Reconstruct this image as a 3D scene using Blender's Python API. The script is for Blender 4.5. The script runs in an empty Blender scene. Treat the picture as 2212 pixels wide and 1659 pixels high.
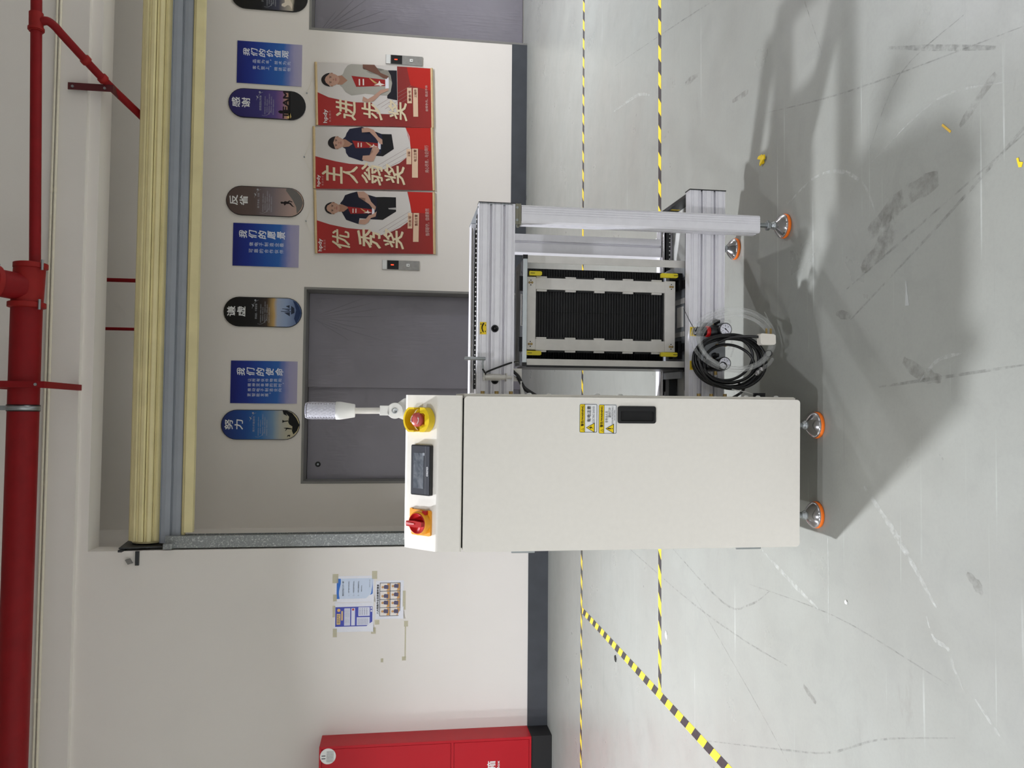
import bpy, bmesh, math, random
from mathutils import Vector, Matrix
random.seed(7)
S = bpy.context.scene
C = S.collection
PI = math.pi

# ------------------------------------------------------------------ camera, light, exposure
cam = bpy.data.cameras.new('camera')
cam.sensor_width = 36.0
cam.lens = 1683.27 / 2212 * 36.0
cam.clip_end = 60
co = bpy.data.objects.new('camera', cam)
C.objects.link(co)
th, ps, ro = 0.139248418, 0.0409711658, -0.0133426938
F = Vector((math.sin(ps) * math.cos(th), math.cos(ps) * math.cos(th), -math.sin(th)))
r0 = Vector((math.cos(ps), -math.sin(ps), 0)); d0 = F.cross(r0)
rr = math.cos(ro) * r0 + math.sin(ro) * d0
dd = -math.sin(ro) * r0 + math.cos(ro) * d0
M3 = Matrix((dd, rr, -F)).transposed()          # the phone was held on its side: world-down is picture-right
co.matrix_world = Matrix.Translation((0, 0, 1.35)) @ M3.to_4x4()
S.camera = co

w = bpy.data.worlds.new('hall_air'); S.world = w; w.use_nodes = True
w.node_tree.nodes['Background'].inputs[0].default_value = (0.93, 0.95, 1.0, 1)
w.node_tree.nodes['Background'].inputs[1].default_value = 0.05

def lamp(x, y, z, power, size=0.22, spread=150, col=(0.965, 0.99, 1.07), aim=None):
    l = bpy.data.lights.new('ceiling_or_fill_lamp', 'AREA')
    l.shape = 'DISK'; l.size = size; l.energy = power; l.color = col; l.spread = math.radians(spread)
    o = bpy.data.objects.new('ceiling_or_fill_lamp', l); C.objects.link(o)
    o.location = (x, y, z)
    return o
for lx, ly, lp, sp in ((-1.42, 3.75, 116, 126), (-1.45, -0.55, 52, 135), (-5.0, 0.8, 150, 140), (-1.45, -7.0, 190, 150), (-5.5, -6.5, 220, 150),  # first three placed from cast shadows; the two far behind the camera are added fill
                       (2.8, -6.5, 190, 150), (6.8, -4.0, 150, 140), (3.7, 5.5, 94, 120), (7.2, 5.8, 190, 130), (-4.5, 4.2, 40, 110)):  # all added out of view, to brighten the machine front, walls and floor
    lamp(lx, ly, 4.08, lp, 0.20, sp)
vs = S.view_settings
S.display_settings.display_device = 'sRGB'
vs.view_transform = 'Standard'; vs.look = 'None'; vs.exposure = 0.27; vs.gamma = 1.0; vs.use_curve_mapping = False

# ------------------------------------------------------------------ materials
def lin(c):
    return tuple(((v / 255) / 12.92 if v / 255 <= 0.04045 else ((v / 255 + 0.055) / 1.055) ** 2.4) for v in c)
class NT:
    def __init__(s, m): s.t = m.node_tree; s.n = s.t.nodes; s.l = s.t.links; s.b = s.n['Principled BSDF']
    def add(s, kind, **kw):
        n = s.n.new(kind)
        for k, v in kw.items():
            if k.startswith('i_'):
                key = k[2:]; key = int(key) if key.isdigit() else key
                n.inputs[key].default_value = v
            else: setattr(n, k, v)
        return n
    def link(s, a, b): s.l.new(a, b)
    def math(s, op, a, b=None):
        n = s.n.new('ShaderNodeMath'); n.operation = op
        for i, v in enumerate((a, b)):
            if v is None: continue
            if isinstance(v, (int, float)): n.inputs[i].default_value = v
            else: s.l.new(v, n.inputs[i])
        return n.outputs[0]
    def ramp(s, fac, stops):
        n = s.n.new('ShaderNodeValToRGB'); e = n.color_ramp.elements
        while len(e) < len(stops): e.new(0.5)
        for el, (p, c) in zip(e, stops): el.position = p; el.color = (*c, 1) if len(c) == 3 else c
        s.l.new(fac, n.inputs[0]); return n.outputs[0]
    def noise(s, scale, detail=3, rough=0.5, vec=None, dist=0.0):
        n = s.add('ShaderNodeTexNoise'); n.inputs['Scale'].default_value = scale; n.inputs['Detail'].default_value = detail
        n.inputs['Roughness'].default_value = rough; n.inputs['Distortion'].default_value = dist
        if vec is not None: s.l.new(vec, n.inputs['Vector'])
        return n.outputs[0]
    def mapping(s, vec, rot=(0, 0, 0), scale=(1, 1, 1), loc=(0, 0, 0)):
        n = s.add('ShaderNodeMapping'); n.inputs['Rotation'].default_value = rot; n.inputs['Scale'].default_value = scale; n.inputs['Location'].default_value = loc
        s.l.new(vec, n.inputs['Vector']); return n.outputs[0]
    def mix(s, fac, a, b):
        n = s.add('ShaderNodeMix'); n.data_type = 'RGBA'
        for sock, v in ((n.inputs[0], fac), (n.inputs[6], a), (n.inputs[7], b)):
            if isinstance(v, (int, float)): sock.default_value = v
            elif isinstance(v, tuple): sock.default_value = (*v, 1)
            else: s.l.new(v, sock)
        return n.outputs[2]
    def bump(s, h, strength=0.2, dist=0.01):
        n = s.add('ShaderNodeBump'); n.inputs['Strength'].default_value = strength; n.inputs['Distance'].default_value = dist
        s.l.new(h, n.inputs['Height']); s.l.new(n.outputs[0], s.b.inputs['Normal'])
MATS = {}
def mat(name, rgb, rough=0.5, metal=0.0, vary=0.04, scale=30, bump=0.0, spec=0.5, alpha=1.0, emit=None, coat=0.0):
    m = bpy.data.materials.new(name); m.use_nodes = True; t = NT(m); b = t.b
    c = lin(rgb)
    if vary:
        pos = t.add('ShaderNodeTexCoord').outputs['Object']
        nz = t.noise(scale, 3, vec=pos)
        t.link(t.ramp(nz, [(0.3, tuple(v * (1 - vary) for v in c)), (0.7, tuple(min(1, v * (1 + vary)) for v in c))]), b.inputs['Base Color'])
        if bump: t.bump(t.noise(scale * 12, 2, vec=pos), bump, 0.002)
    else: b.inputs['Base Color'].default_value = (*c, 1)
    b.inputs['Roughness'].default_value = rough; b.inputs['Metallic'].default_value = metal
    b.inputs['Specular IOR Level'].default_value = spec; b.inputs['Alpha'].default_value = alpha
    b.inputs['Coat Weight'].default_value = coat
    if emit:
        b.inputs['Emission Color'].default_value = (*lin(emit[0]), 1); b.inputs['Emission Strength'].default_value = emit[1]
    MATS[name] = m; return m
def ink(rgb, rough=0.6):
    n = 'ink_%02x%02x%02x' % tuple(rgb)
    return MATS.get(n) or mat(n, rgb, rough, vary=0, spec=0.3)
def grad(name, stops, axis=2, rough=0.35, noise=0.0):          # printed picture whose colour runs along one axis of the sheet
    m = bpy.data.materials.new(name); m.use_nodes = True; t = NT(m)
    g = t.add('ShaderNodeTexCoord').outputs['Generated']
    sp = t.add('ShaderNodeSeparateXYZ'); t.link(g, sp.inputs[0]); f = sp.outputs[axis]
    if noise:
        f = t.math('ADD', f, t.math('MULTIPLY', t.math('SUBTRACT', t.noise(1.0, 4, vec=t.mapping(g, scale=(2, 2, 9))), 0.5), noise))
    t.link(t.ramp(f, [(p, lin(c)) for p, c in stops]), t.b.inputs['Base Color'])
    t.b.inputs['Roughness'].default_value = rough
    MATS[name] = m; return m

def wall_mat(name, rgb, seed):
    m = bpy.data.materials.new(name); m.use_nodes = True; t = NT(m)
    p = t.add('ShaderNodeNewGeometry').outputs['Position']
    c = lin(rgb)
    a = t.noise(0.9, 4, vec=t.mapping(p, loc=(seed, 0, 0)))
    base = t.ramp(a, [(0.3, tuple(v * 0.955 for v in c)), (0.72, c)])
    sm = t.noise(2.4, 6, 0.65, vec=t.mapping(p, scale=(1, 1, 1.6), loc=(seed, 3, 0)), dist=1.2)
    sm = t.ramp(sm, [(0.66, (0, 0, 0)), (0.82, (0.22, 0.22, 0.22))])
    t.link(t.mix(sm, base, tuple(v * 0.80 for v in c)), t.b.inputs['Base Color'])
    t.b.inputs['Roughness'].default_value = 0.75; t.b.inputs['Specular IOR Level'].default_value = 0.25
    t.bump(t.noise(160, 2, vec=p), 0.15, 0.002)
    MATS[name] = m; return m
M_wall = wall_mat('painted_plaster', (236, 231, 224), 0)
M_wall2 = wall_mat('painted_plaster_recess', (234, 228, 220), 7)
M_ceil = mat('ceiling_paint', (180, 178, 175), 0.9)
M_hall = wall_mat('hall_wall_paint', (232, 229, 224), 3)
M_skirt = mat('charcoal_skirting_paint', (66, 69, 74), 0.5, vary=0.12, scale=6)

def floor_mat():
    m = bpy.data.materials.new('epoxy_floor'); m.use_nodes = True; t = NT(m)
    p = t.add('ShaderNodeNewGeometry').outputs['Position']
    big = t.noise(0.55, 5, 0.6, vec=p)
    base = t.ramp(big, [(0.28, lin((138, 137, 130))), (0.5, lin((147, 148, 141))), (0.75, lin((152, 155, 149)))])
    spots = t.noise(7, 6, 0.7, vec=p, dist=0.6)
    base = t.mix(t.ramp(spots, [(0.35, (0.42,) * 3), (0.5, (0,) * 3)]), base, lin((138, 139, 133)))
    # dirty dragged patches
    drag = t.noise(1.5, 6, 0.72, vec=t.mapping(p, rot=(0, 0, 0.6), scale=(1.0, 2.6, 1), loc=(0.4, 1.9, 0)), dist=1.0)
    base = t.mix(t.ramp(drag, [(0.63, (0,) * 3), (0.75, (0.38,) * 3)]), base, lin((112, 106, 99)))
    # thin light and dark scratches running several ways
    for ang, sc, col, k, seed in ((0.55, 2.2, (205, 208, 203), 0.5, 0), (1.15, 1.8, (112, 112, 107), 0.45, 5), (-0.5, 2.0, (200, 203, 198), 0.4, 9), (1.9, 2.6, (118, 117, 112), 0.38, 14)):
        v = t.mapping(p, rot=(0, 0, ang), scale=(0.35 * sc, 26 * sc, 1), loc=(seed, seed * 1.7, 0))
        s = t.ramp(t.noise(1.0, 2, 0.4, vec=v, dist=0.35), [(0.70, (0,) * 3), (0.745, (k,) * 3)])
        br = t.ramp(t.noise(2.2, 3, vec=t.mapping(p, loc=(seed, 0, 0))), [(0.48, (0,) * 3), (0.62, (1,) * 3)])
        base = t.mix(t.math('MULTIPLY', s, br), base, lin(col))
    fine = t.noise(90, 4, 0.7, vec=p)
    base = t.mix(t.ramp(fine, [(0.3, (0.16,) * 3), (0.55, (0,) * 3)]), base, lin((128, 129, 124)))
    t.link(base, t.b.inputs['Base Color'])
    t.link(t.ramp(t.noise(3, 5, 0.6, vec=p), [(0.3, (0.26,) * 3), (0.7, (0.40,) * 3)]), t.b.inputs['Roughness'])
    t.b.inputs['Specular IOR Level'].default_value = 0.42
    t.bump(t.noise(14, 4, 0.6, vec=p), 0.10, 0.004)
    MATS['floor'] = m; return m
M_floor = floor_mat()

M_white = mat('cream_powder_coat', (240, 236, 226), 0.42, vary=0.012, scale=60, bump=0.12)
M_dark_gap = mat('dark_gap', (18, 18, 18), 0.8, vary=0)
M_alu = mat('anodised_aluminium', (243, 242, 246), 0.42, 0.12, vary=0.02, scale=40)
M_alu_raw = mat('brushed_aluminium', (218, 215, 208), 0.4, 0.25, vary=0.05, scale=25)
M_alu_edge = mat('bright_cut_aluminium', (205, 212, 214), 0.25, 0.7, vary=0.03)
M_chrome = mat('polished_steel', (190, 188, 190), 0.14, 1.0, vary=0.02)
M_zinc = mat('zinc_plated_steel', (165, 170, 172), 0.3, 0.9, vary=0.06)
M_brass = mat('yellow_zinc_bolt', (176, 150, 96), 0.35, 0.8, vary=0.06)
M_black = mat('black_plastic', (14, 14, 16), 0.36, vary=0.05)
M_blackmat = mat('black_conductive_plastic', (20, 21, 21), 0.6, vary=0.08, scale=15)
M_darkplate = mat('dark_steel_plate', (58, 60, 62), 0.45, 0.3, vary=0.06)
M_greyplate = mat('grey_zinc_plate', (162, 166, 170), 0.42, 0.25, vary=0.05)
M_rubber_o = mat('orange_rubber', (246, 120, 20), 0.55, vary=0.03)
M_yel = mat('yellow_plastic', (240, 205, 14), 0.4, vary=0.02)
M_yel2 = mat('yellow_clip_plastic', (226, 208, 40), 0.45, vary=0.05)
M_yel3 = mat('yellow_label_paper', (243, 208, 30), 0.5, vary=0.02)
M_orange = mat('orange_yellow_plastic', (247, 166, 30), 0.4, vary=0.02)
M_red = mat('red_plastic', (186, 22, 24), 0.3, vary=0.03)
M_redbtn = mat('faded_red_plastic', (196, 84, 78), 0.4, vary=0.03)
M_pinkpl = mat('pale_red_edge', (222, 130, 130), 0.4, vary=0.0)
M_redpaint = mat('red_pipe_paint', (132, 14, 20), 0.55, vary=0.08, scale=8, spec=0.25)
M_redflange = mat('red_coupling_paint', (148, 30, 28), 0.55, vary=0.08, scale=8, spec=0.25)
M_firebox = mat('red_enamel', (182, 20, 34), 0.4, vary=0.03, scale=4, spec=0.3)
M_cream = mat('cream_shutter_enamel', (230, 218, 166), 0.5, vary=0.06, scale=4)
M_slate = mat('slate_shutter_enamel', (154, 160, 168), 0.45, vary=0.05, scale=4)
M_conduit = mat('cream_conduit', (236, 229, 208), 0.5, vary=0.03)
M_wood = mat('pale_wood_rod', (212, 186, 140), 0.55, vary=0.08, scale=20)
M_steelpanel = mat('brushed_call_panel', (160, 158, 154), 0.35, 0.6, vary=0.08, scale=30)
M_screen = mat('dark_glass', (14, 14, 16), 0.12, vary=0)
M_led = mat('lit_red_digit', (255, 60, 30), 0.4, vary=0, emit=((255, 60, 30), 2.0))
M_paper = mat('white_paper', (232, 233, 240), 0.7, vary=0.02)
M_tape = mat('yellowed_clear_tape', (222, 216, 184), 0.4, vary=0.03, alpha=0.42)
M_jamb = mat('grey_door_frame', (134, 132, 128), 0.45, 0.2, vary=0.06, scale=6)
M_white_pl = mat('white_plastic', (226, 226, 222), 0.35, vary=0.01)
M_tie = mat('black_nylon_tie', (14, 14, 15), 0.45, vary=0)

def galv():
    m = bpy.data.materials.new('galvanised_steel'); m.use_nodes = True; t = NT(m)
    p = t.add('ShaderNodeTexCoord').outputs['Object']
    v = t.add('ShaderNodeTexVoronoi'); v.inputs['Scale'].default_value = 110; t.link(p, v.inputs['Vector'])
    sep = t.add('ShaderNodeSeparateColor'); t.link(v.outputs['Color'], sep.inputs[0])
    t.link(t.ramp(sep.outputs[0], [(0, lin((140, 144, 144))), (0.85, lin((160, 164, 163))), (1, lin((205, 208, 206)))]), t.b.inputs['Base Color'])
    t.link(t.ramp(sep.outputs[1], [(0, (0.32,) * 3), (1, (0.5,) * 3)]), t.b.inputs['Roughness'])
    t.b.inputs['Metallic'].default_value = 0.45
    t.bump(v.outputs['Distance'], 0.15, 0.001)
    return m
M_galv = galv()
def film_door():
    m = bpy.data.materials.new('film_wrapped_door'); m.use_nodes = True; t = NT(m)
    p = t.add('ShaderNodeNewGeometry').outputs['Position']
    t.link(t.ramp(t.noise(1.3, 4, vec=p), [(0.3, lin((128, 124, 132))), (0.7, lin((140, 136, 145)))]), t.b.inputs['Base Color'])
    t.b.inputs['Roughness'].default_value = 0.30; t.b.inputs['Metallic'].default_value = 0.25
    t.b.inputs['Coat Weight'].default_value = 0.6; t.b.inputs['Coat Roughness'].default_value = 0.10
    wr = t.noise(1.0, 4, 0.55, vec=t.mapping(p, rot=(0, 0.12, 0), scale=(34, 1, 3.0)), dist=0.5)
    wr2 = t.noise(2.2, 3, vec=p)
    t.bump(t.math('MULTIPLY', wr, t.ramp(wr2, [(0.52, (0.02,) * 3), (0.72, (1,) * 3)])), 0.5, 0.02)
    return m
M_door = film_door()
def glassy(name, rgb, a, rough=0.08):
    m = bpy.data.materials.new(name); m.use_nodes = True; t = NT(m)
    t.b.inputs['Base Color'].default_value = (*lin(rgb), 1); t.b.inputs['Roughness'].default_value = rough
    t.b.inputs['Alpha'].default_value = a; t.b.inputs['Specular IOR Level'].default_value = 0.9
    lw = t.add('ShaderNodeLayerWeight'); lw.inputs[0].default_value = 0.35
    t.link(t.ramp(lw.outputs['Facing'], [(0.0, (a * 0.14,) * 3), (0.5, (a * 0.38,) * 3), (0.75, (a * 1.5,) * 3), (0.95, (min(1, a * 2.1),) * 3)]), t.b.inputs['Alpha'])
    return m
M_hose = glassy('clear_hose_plastic', (236, 238, 235), 0.46, 0.05)
M_lens = glassy('clear_lens', (232, 232, 240), 0.5, 0.08)
def hazard(name, sx, sy):
    m = bpy.data.materials.new(name); m.use_nodes = True; t = NT(m)
    p = t.add('ShaderNodeNewGeometry').outputs['Position']; sp = t.add('ShaderNodeSeparateXYZ'); t.link(p, sp.inputs[0])
    s = t.math('ADD', t.math('MULTIPLY', sp.outputs[0], sx), t.math('MULTIPLY', sp.outputs[1], sy))
    f = t.math('FRACT', t.math('DIVIDE', s, 0.147))
    st = t.math('GREATER_THAN', f, 0.5)
    wear = t.noise(40, 4, 0.6, vec=p)
    y = t.ramp(wear, [(0.3, lin((232, 196, 50))), (0.6, lin((246, 214, 60)))])
    k = t.ramp(wear, [(0.3, lin((46, 42, 44))), (0.62, lin((62, 58, 60)))])
    t.link(t.mix(st, y, k), t.b.inputs['Base Color']); t.b.inputs['Roughness'].default_value = 0.4
    return m

# ------------------------------------------------------------------ builder helpers
def tag(o, label=None, cat=None, group=None, kind=None):
    if label: o['label'] = label
    if cat: o['category'] = cat
    if group: o['group'] = group
    if kind: o['kind'] = kind
    return o
ZR = -0.0226375017
QM = Vector((-0.31297, 2.32909, 0.0))                      # the loader's own frame: x along its front, y into the hall
MROT = Matrix.Rotation(ZR, 4, 'Z')
BASE = {}
def thing(name, base, label, cat, group=None, frame='W'):
    e = bpy.data.objects.new(name, None); C.objects.link(e); e.empty_display_size = 0.05
    b = Vector(base)
    if frame == 'M':
        e.location = QM + MROT @ b; e.rotation_euler = (0, 0, ZR)
    else: e.location = b
    BASE[e.name] = b
    return tag(e, label, cat, group)
class B:
    def __init__(s): s.v = []; s.f = []; s.sm = []
    def add(s, vs, fs, smooth=False):
        n = len(s.v); s.v += [tuple(v) for v in vs]; s.f += [tuple(i + n for i in f) for f in fs]; s.sm += [smooth] * len(fs); return s
    def box(s, x0, x1, y0, y1, z0, z1):
        return s.add([(x0, y0, z0), (x1, y0, z0), (x1, y1, z0), (x0, y1, z0), (x0, y0, z1), (x1, y0, z1), (x1, y1, z1), (x0, y1, z1)],
                     [(0, 3, 2, 1), (4, 5, 6, 7), (0, 1, 5, 4), (1, 2, 6, 5), (2, 3, 7, 6), (3, 0, 4, 7)])
    def prism(s, pts, axis, a, b, smooth=False):            # pts run in the two other axes (in x,y,z order)
        def P(u, v, t):
            return (t, u, v) if axis == 'x' else (u, t, v) if axis == 'y' else (u, v, t)
        n = len(pts)
        vs = [P(u, v, a) for u, v in pts] + [P(u, v, b) for u, v in pts]
        ar = sum(pts[i][0] * pts[(i + 1) % n][1] - pts[(i + 1) % n][0] * pts[i][1] for i in range(n))
        fl = (ar > 0) == (axis != 'y')
        fs = [tuple(range(n))[::-1], tuple(range(n, 2 * n))] + [(i, (i + 1) % n, (i + 1) % n + n, i + n) for i in range(n)]
        if not fl: fs = [f[::-1] for f in fs]
        sm = s.add(vs, fs[:2]); s.add(vs, fs[2:], smooth); return s
    def lathe(s, prof, o=(0, 0, 0), ax=(0, 0, 1), n=24, caps=True, smooth=True):   # prof: (radius, height)
        ax = Vector(ax).normalized(); o = Vector(o)
        u = ax.orthogonal().normalized(); v = ax.cross(u)
        vs = []
        for r, h in prof:
            for k in range(n):
                a = 2 * PI * k / n; vs.append(o + ax * h + (u * math.cos(a) + v * math.sin(a)) * r)
        fs = []
        for i in range(len(prof) - 1):
            for k in range(n):
                k2 = (k + 1) % n; fs.append((i * n + k, i * n + k2, (i + 1) * n + k2, (i + 1) * n + k))
        s.add(vs, fs, smooth)
        if caps:
            m = len(prof) - 1
            s.add([vs[k] for k in range(n)], [tuple(range(n))[::-1]]); s.add([vs[m * n + k] for k in range(n)], [tuple(range(n))])
        return s
    def cyl(s, p0, p1, r, n=16, r1=None):
        p0 = Vector(p0); p1 = Vector(p1); L = (p1 - p0).length
        return s.lathe([(r, 0), (r if r1 is None else r1, L)], p0, p1 - p0, n)
    def tube(s, pts, r, n=8, closed=False):
        pts = [Vector(p) for p in pts]; m = len(pts); vs = []; fs = []; u = None
        for i, p in enumerate(pts):
            t = (pts[(i + 1) % m] - pts[i - 1]) if closed or 0 < i < m - 1 else (pts[1] - pts[0] if i == 0 else pts[-1] - pts[-2])
            t.normalize()
            u = t.orthogonal().normalized() if u is None else (u - t * u.dot(t)).normalized()
            v = t.cross(u); ri = r[i] if isinstance(r, (list, tuple)) else r
            for k in range(n):
                a = 2 * PI * k / n; vs.append(p + (u * math.cos(a) + v * math.sin(a)) * ri)
        for i in range(m if closed else m - 1):
            j = (i + 1) % m
            for k in range(n):
                k2 = (k + 1) % n; fs.append((i * n + k, i * n + k2, j * n + k2, j * n + k))
        s.add(vs, fs, True)
        if not closed:
            s.add(vs[:n], [tuple(range(n))[::-1]]); s.add(vs[-n:], [tuple(range(n))])
        return s
    def flat(s, pts, y, face=-1):                            # polygon in the x-z plane at depth y, facing -y
        n = len(pts); ar = sum(pts[i][0] * pts[(i + 1) % n][1] - pts[(i + 1) % n][0] * pts[i][1] for i in range(n))
        vs = [(x, y, z) for x, z in pts]; f = tuple(range(n))
        return s.add(vs, [f if ar > 0 else f[::-1]])
    def build(s, name, m, parent=None, bevel=0.0, seg=2, kind=None, base=None, label=None):
        b = Vector((0, 0, 0)) if base is None else Vector(base)
        if parent is not None and base is None:
            q = parent
            while q.parent is not None: q = q.parent
            b = BASE.get(q.name, Vector((0, 0, 0)))
        me = bpy.data.meshes.new(name)
        me.from_pydata([tuple(Vector(v) - b) for v in s.v], [], s.f)
        for p, sm in zip(me.polygons, s.sm): p.use_smooth = sm
        me.materials.append(m); me.update()
        o = bpy.data.objects.new(name, me); C.objects.link(o)
        if parent is not None: o.parent = parent
        else: o.location = b
        if bevel:
            md = o.modifiers.new('edge', 'BEVEL'); md.width = bevel; md.segments = seg; md.limit_method = 'ANGLE'; md.angle_limit = math.radians(40)
            for p in me.polygons: p.use_smooth = True
            md2 = o.modifiers.new('wn', 'WEIGHTED_NORMAL'); md2.keep_sharp = False
        if kind: o['kind'] = kind
        if label: o['label'] = label
        return o
def rrect(x0, x1, z0, z1, r, n=5):
    p = []
    for cx, cz, a in ((x1 - r, z1 - r, 0), (x0 + r, z1 - r, PI / 2), (x0 + r, z0 + r, PI), (x1 - r, z0 + r, 1.5 * PI)):
        for k in range(n + 1):
            t = a + PI / 2 * k / n; p.append((cx + r * math.cos(t), cz + r * math.sin(t)))
    return p
def smooth_path(pts, n=6, closed=False):
    P = [Vector(p) for p in pts]; out = []; m = len(P)
    for i in range(m if closed else m - 1):
        a, b, c, d = (P[(i - 1) % m] if closed or i > 0 else P[0]), P[i], P[(i + 1) % m], (P[(i + 2) % m] if closed or i + 2 < m else P[-1])
        for k in range(n):
            t = k / n
            out.append(0.5 * ((2 * b) + (c - a) * t + (2 * a - 5 * b + 4 * c - d) * t * t + (3 * b - a - 3 * c + d) * t ** 3))
    if not closed: out.append(P[-1])
    return out
# ---- lettering: glyph outlines as flat meshes, fitted into a box
TC = {}
def glyphs(s, weight=0.0):
    k = s
    if k not in TC:
        cu = bpy.data.curves.new('lettering', 'FONT'); cu.body = s; cu.size = 1; cu.resolution_u = 2
        cu.fill_mode = 'FRONT'
        ob = bpy.data.objects.new('lettering', cu); C.objects.link(ob)
        dg = bpy.context.evaluated_depsgraph_get()
        me = bpy.data.meshes.new_from_object(ob.evaluated_get(dg))
        vs = [(v.co.x, v.co.y) for v in me.vertices]; fs = [tuple(p.vertices) for p in me.polygons]
        bpy.data.objects.remove(ob); bpy.data.curves.remove(cu); bpy.data.meshes.remove(me)
        if not vs: vs = [(0, 0), (1, 0), (1, 1)]; fs = [(0, 1, 2)]
        xs = [v[0] for v in vs]; ys = [v[1] for v in vs]
        TC[k] = (vs, fs, min(xs), max(xs), min(ys), max(ys))
    return TC[k]
def put_text(b, s, u0, u1, v0, v1, at, weight=0.0, shear=0.0, keep=False):   # at(u, v) gives the point in space
    vs, fs, x0, x1, y0, y1 = glyphs(s, weight)
    sx = (u1 - u0) / max(x1 - x0, 1e-6); sy = (v1 - v0) / max(y1 - y0, 1e-6)
    hw = 1.3 * weight * min(abs(sx), abs(sy))                # bold: the outline is printed four times, slightly shifted
    o_, p_, q_ = Vector(at(u0, v0)), Vector(at(u1, v0)), Vector(at(u0, v1))
    nn_ = (p_ - o_).cross(q_ - o_).normalized() * 0.00014
    for i_, (du, dv) in enumerate(((-hw, -hw), (hw, -hw), (-hw, hw), (hw, hw)) if weight > 0.003 else ((0, 0),)):
        out = []
        for x, y in vs:
            t = (y - y0) / max(y1 - y0, 1e-6)
            out.append(at(u0 + (x - x0) * sx + shear * (t - 0.5) * (u1 - u0) + du, v0 + (y - y0) * sy + dv))
        b.add([Vector(q) + nn_ * i_ for q in out], fs)
    return b
def plane_y(y):
    return lambda u, v: (u, y, v)

# ================================================================== the hall
YN, YE = 7.145, 8.606          # wall with the shutter opening, lift wall behind it
CEIL = 5.3
XL, XR, YB = -6.5, 8.5, -9.5
def struct(name, b, m, parent=None, bevel=0.0):
    o = b.build(name, m, parent, bevel)
    if parent is None: o['kind'] = 'structure'
    return o
fl = struct('floor', B().box(XL - 0.2, XR + 0.2, YB - 0.2, YE + 0.75, -0.1, 0.0), M_floor)
struct('ceiling', B().box(XL - 0.2, XR + 0.2, YB - 0.2, YE + 0.75, CEIL, CEIL + 0.1), M_ceil)
struct('wall_left', B().box(XL - 0.2, XL, YB, YN, 0, CEIL), M_hall)
struct('wall_right', B().box(XR, XR + 0.2, YB, YE + 0.7, 0, CEIL), M_hall)
struct('wall_rear', B().box(XL, XR, YB - 0.2, YB, 0, CEIL), wall_mat('dim_hall_wall_paint', (190, 187, 184), 5))
OX0, OX1, OZ = -1.188, 7.6, 3.995
b = B().box(XL, OX0, YN, YN + 0.25, 0, CEIL).box(OX1, XR, YN, YN + 0.25, 0, CEIL).box(OX0, OX1, YN, YN + 0.25, OZ, CEIL)
struct('wall_near', b, M_wall)
struct('trim_1', B().box(XL, XR, YN - 0.055, YN, 4.087, CEIL), M_wall)['label'] = 'ceiling beam standing slightly proud of the shutter wall'
struct('wall_recess_side', B().box(OX0 - 0.22, OX0 - 0.022, YN + 0.25, YE, 0, CEIL), M_wall2)
DL0, DL1, DZ, DR0, DR1 = -0.745, 1.373, 2.418, 4.21, 6.35
b = B()
for x0, x1, z0 in ((OX0 - 0.022, DL0, 0), (DL0, DL1, DZ), (DL1, DR0, 0), (DR0, DR1, DZ), (DR1, XR, 0)):
    b.box(x0, x1, YE, YE + 0.45, z0, CEIL)
struct('wall_far', b, M_wall2)
def skirting(name, pieces, parts_y, h, d=0.012):
    e = B()
    for x0, x1 in pieces: e.box(x0, x1, parts_y - d, parts_y, 0, h)
    o = e.build(name, M_skirt); o['kind'] = 'structure'; return o
skirting('baseboard_near', [(XL, OX0)], YN, 0.184)
skirting('baseboard_far', [(DL1 + 0.0, DR0)], YE, 0.172)
skirting('baseboard_recess', [(OX0 - 0.02, DL0)], YE, 0.172)
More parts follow.
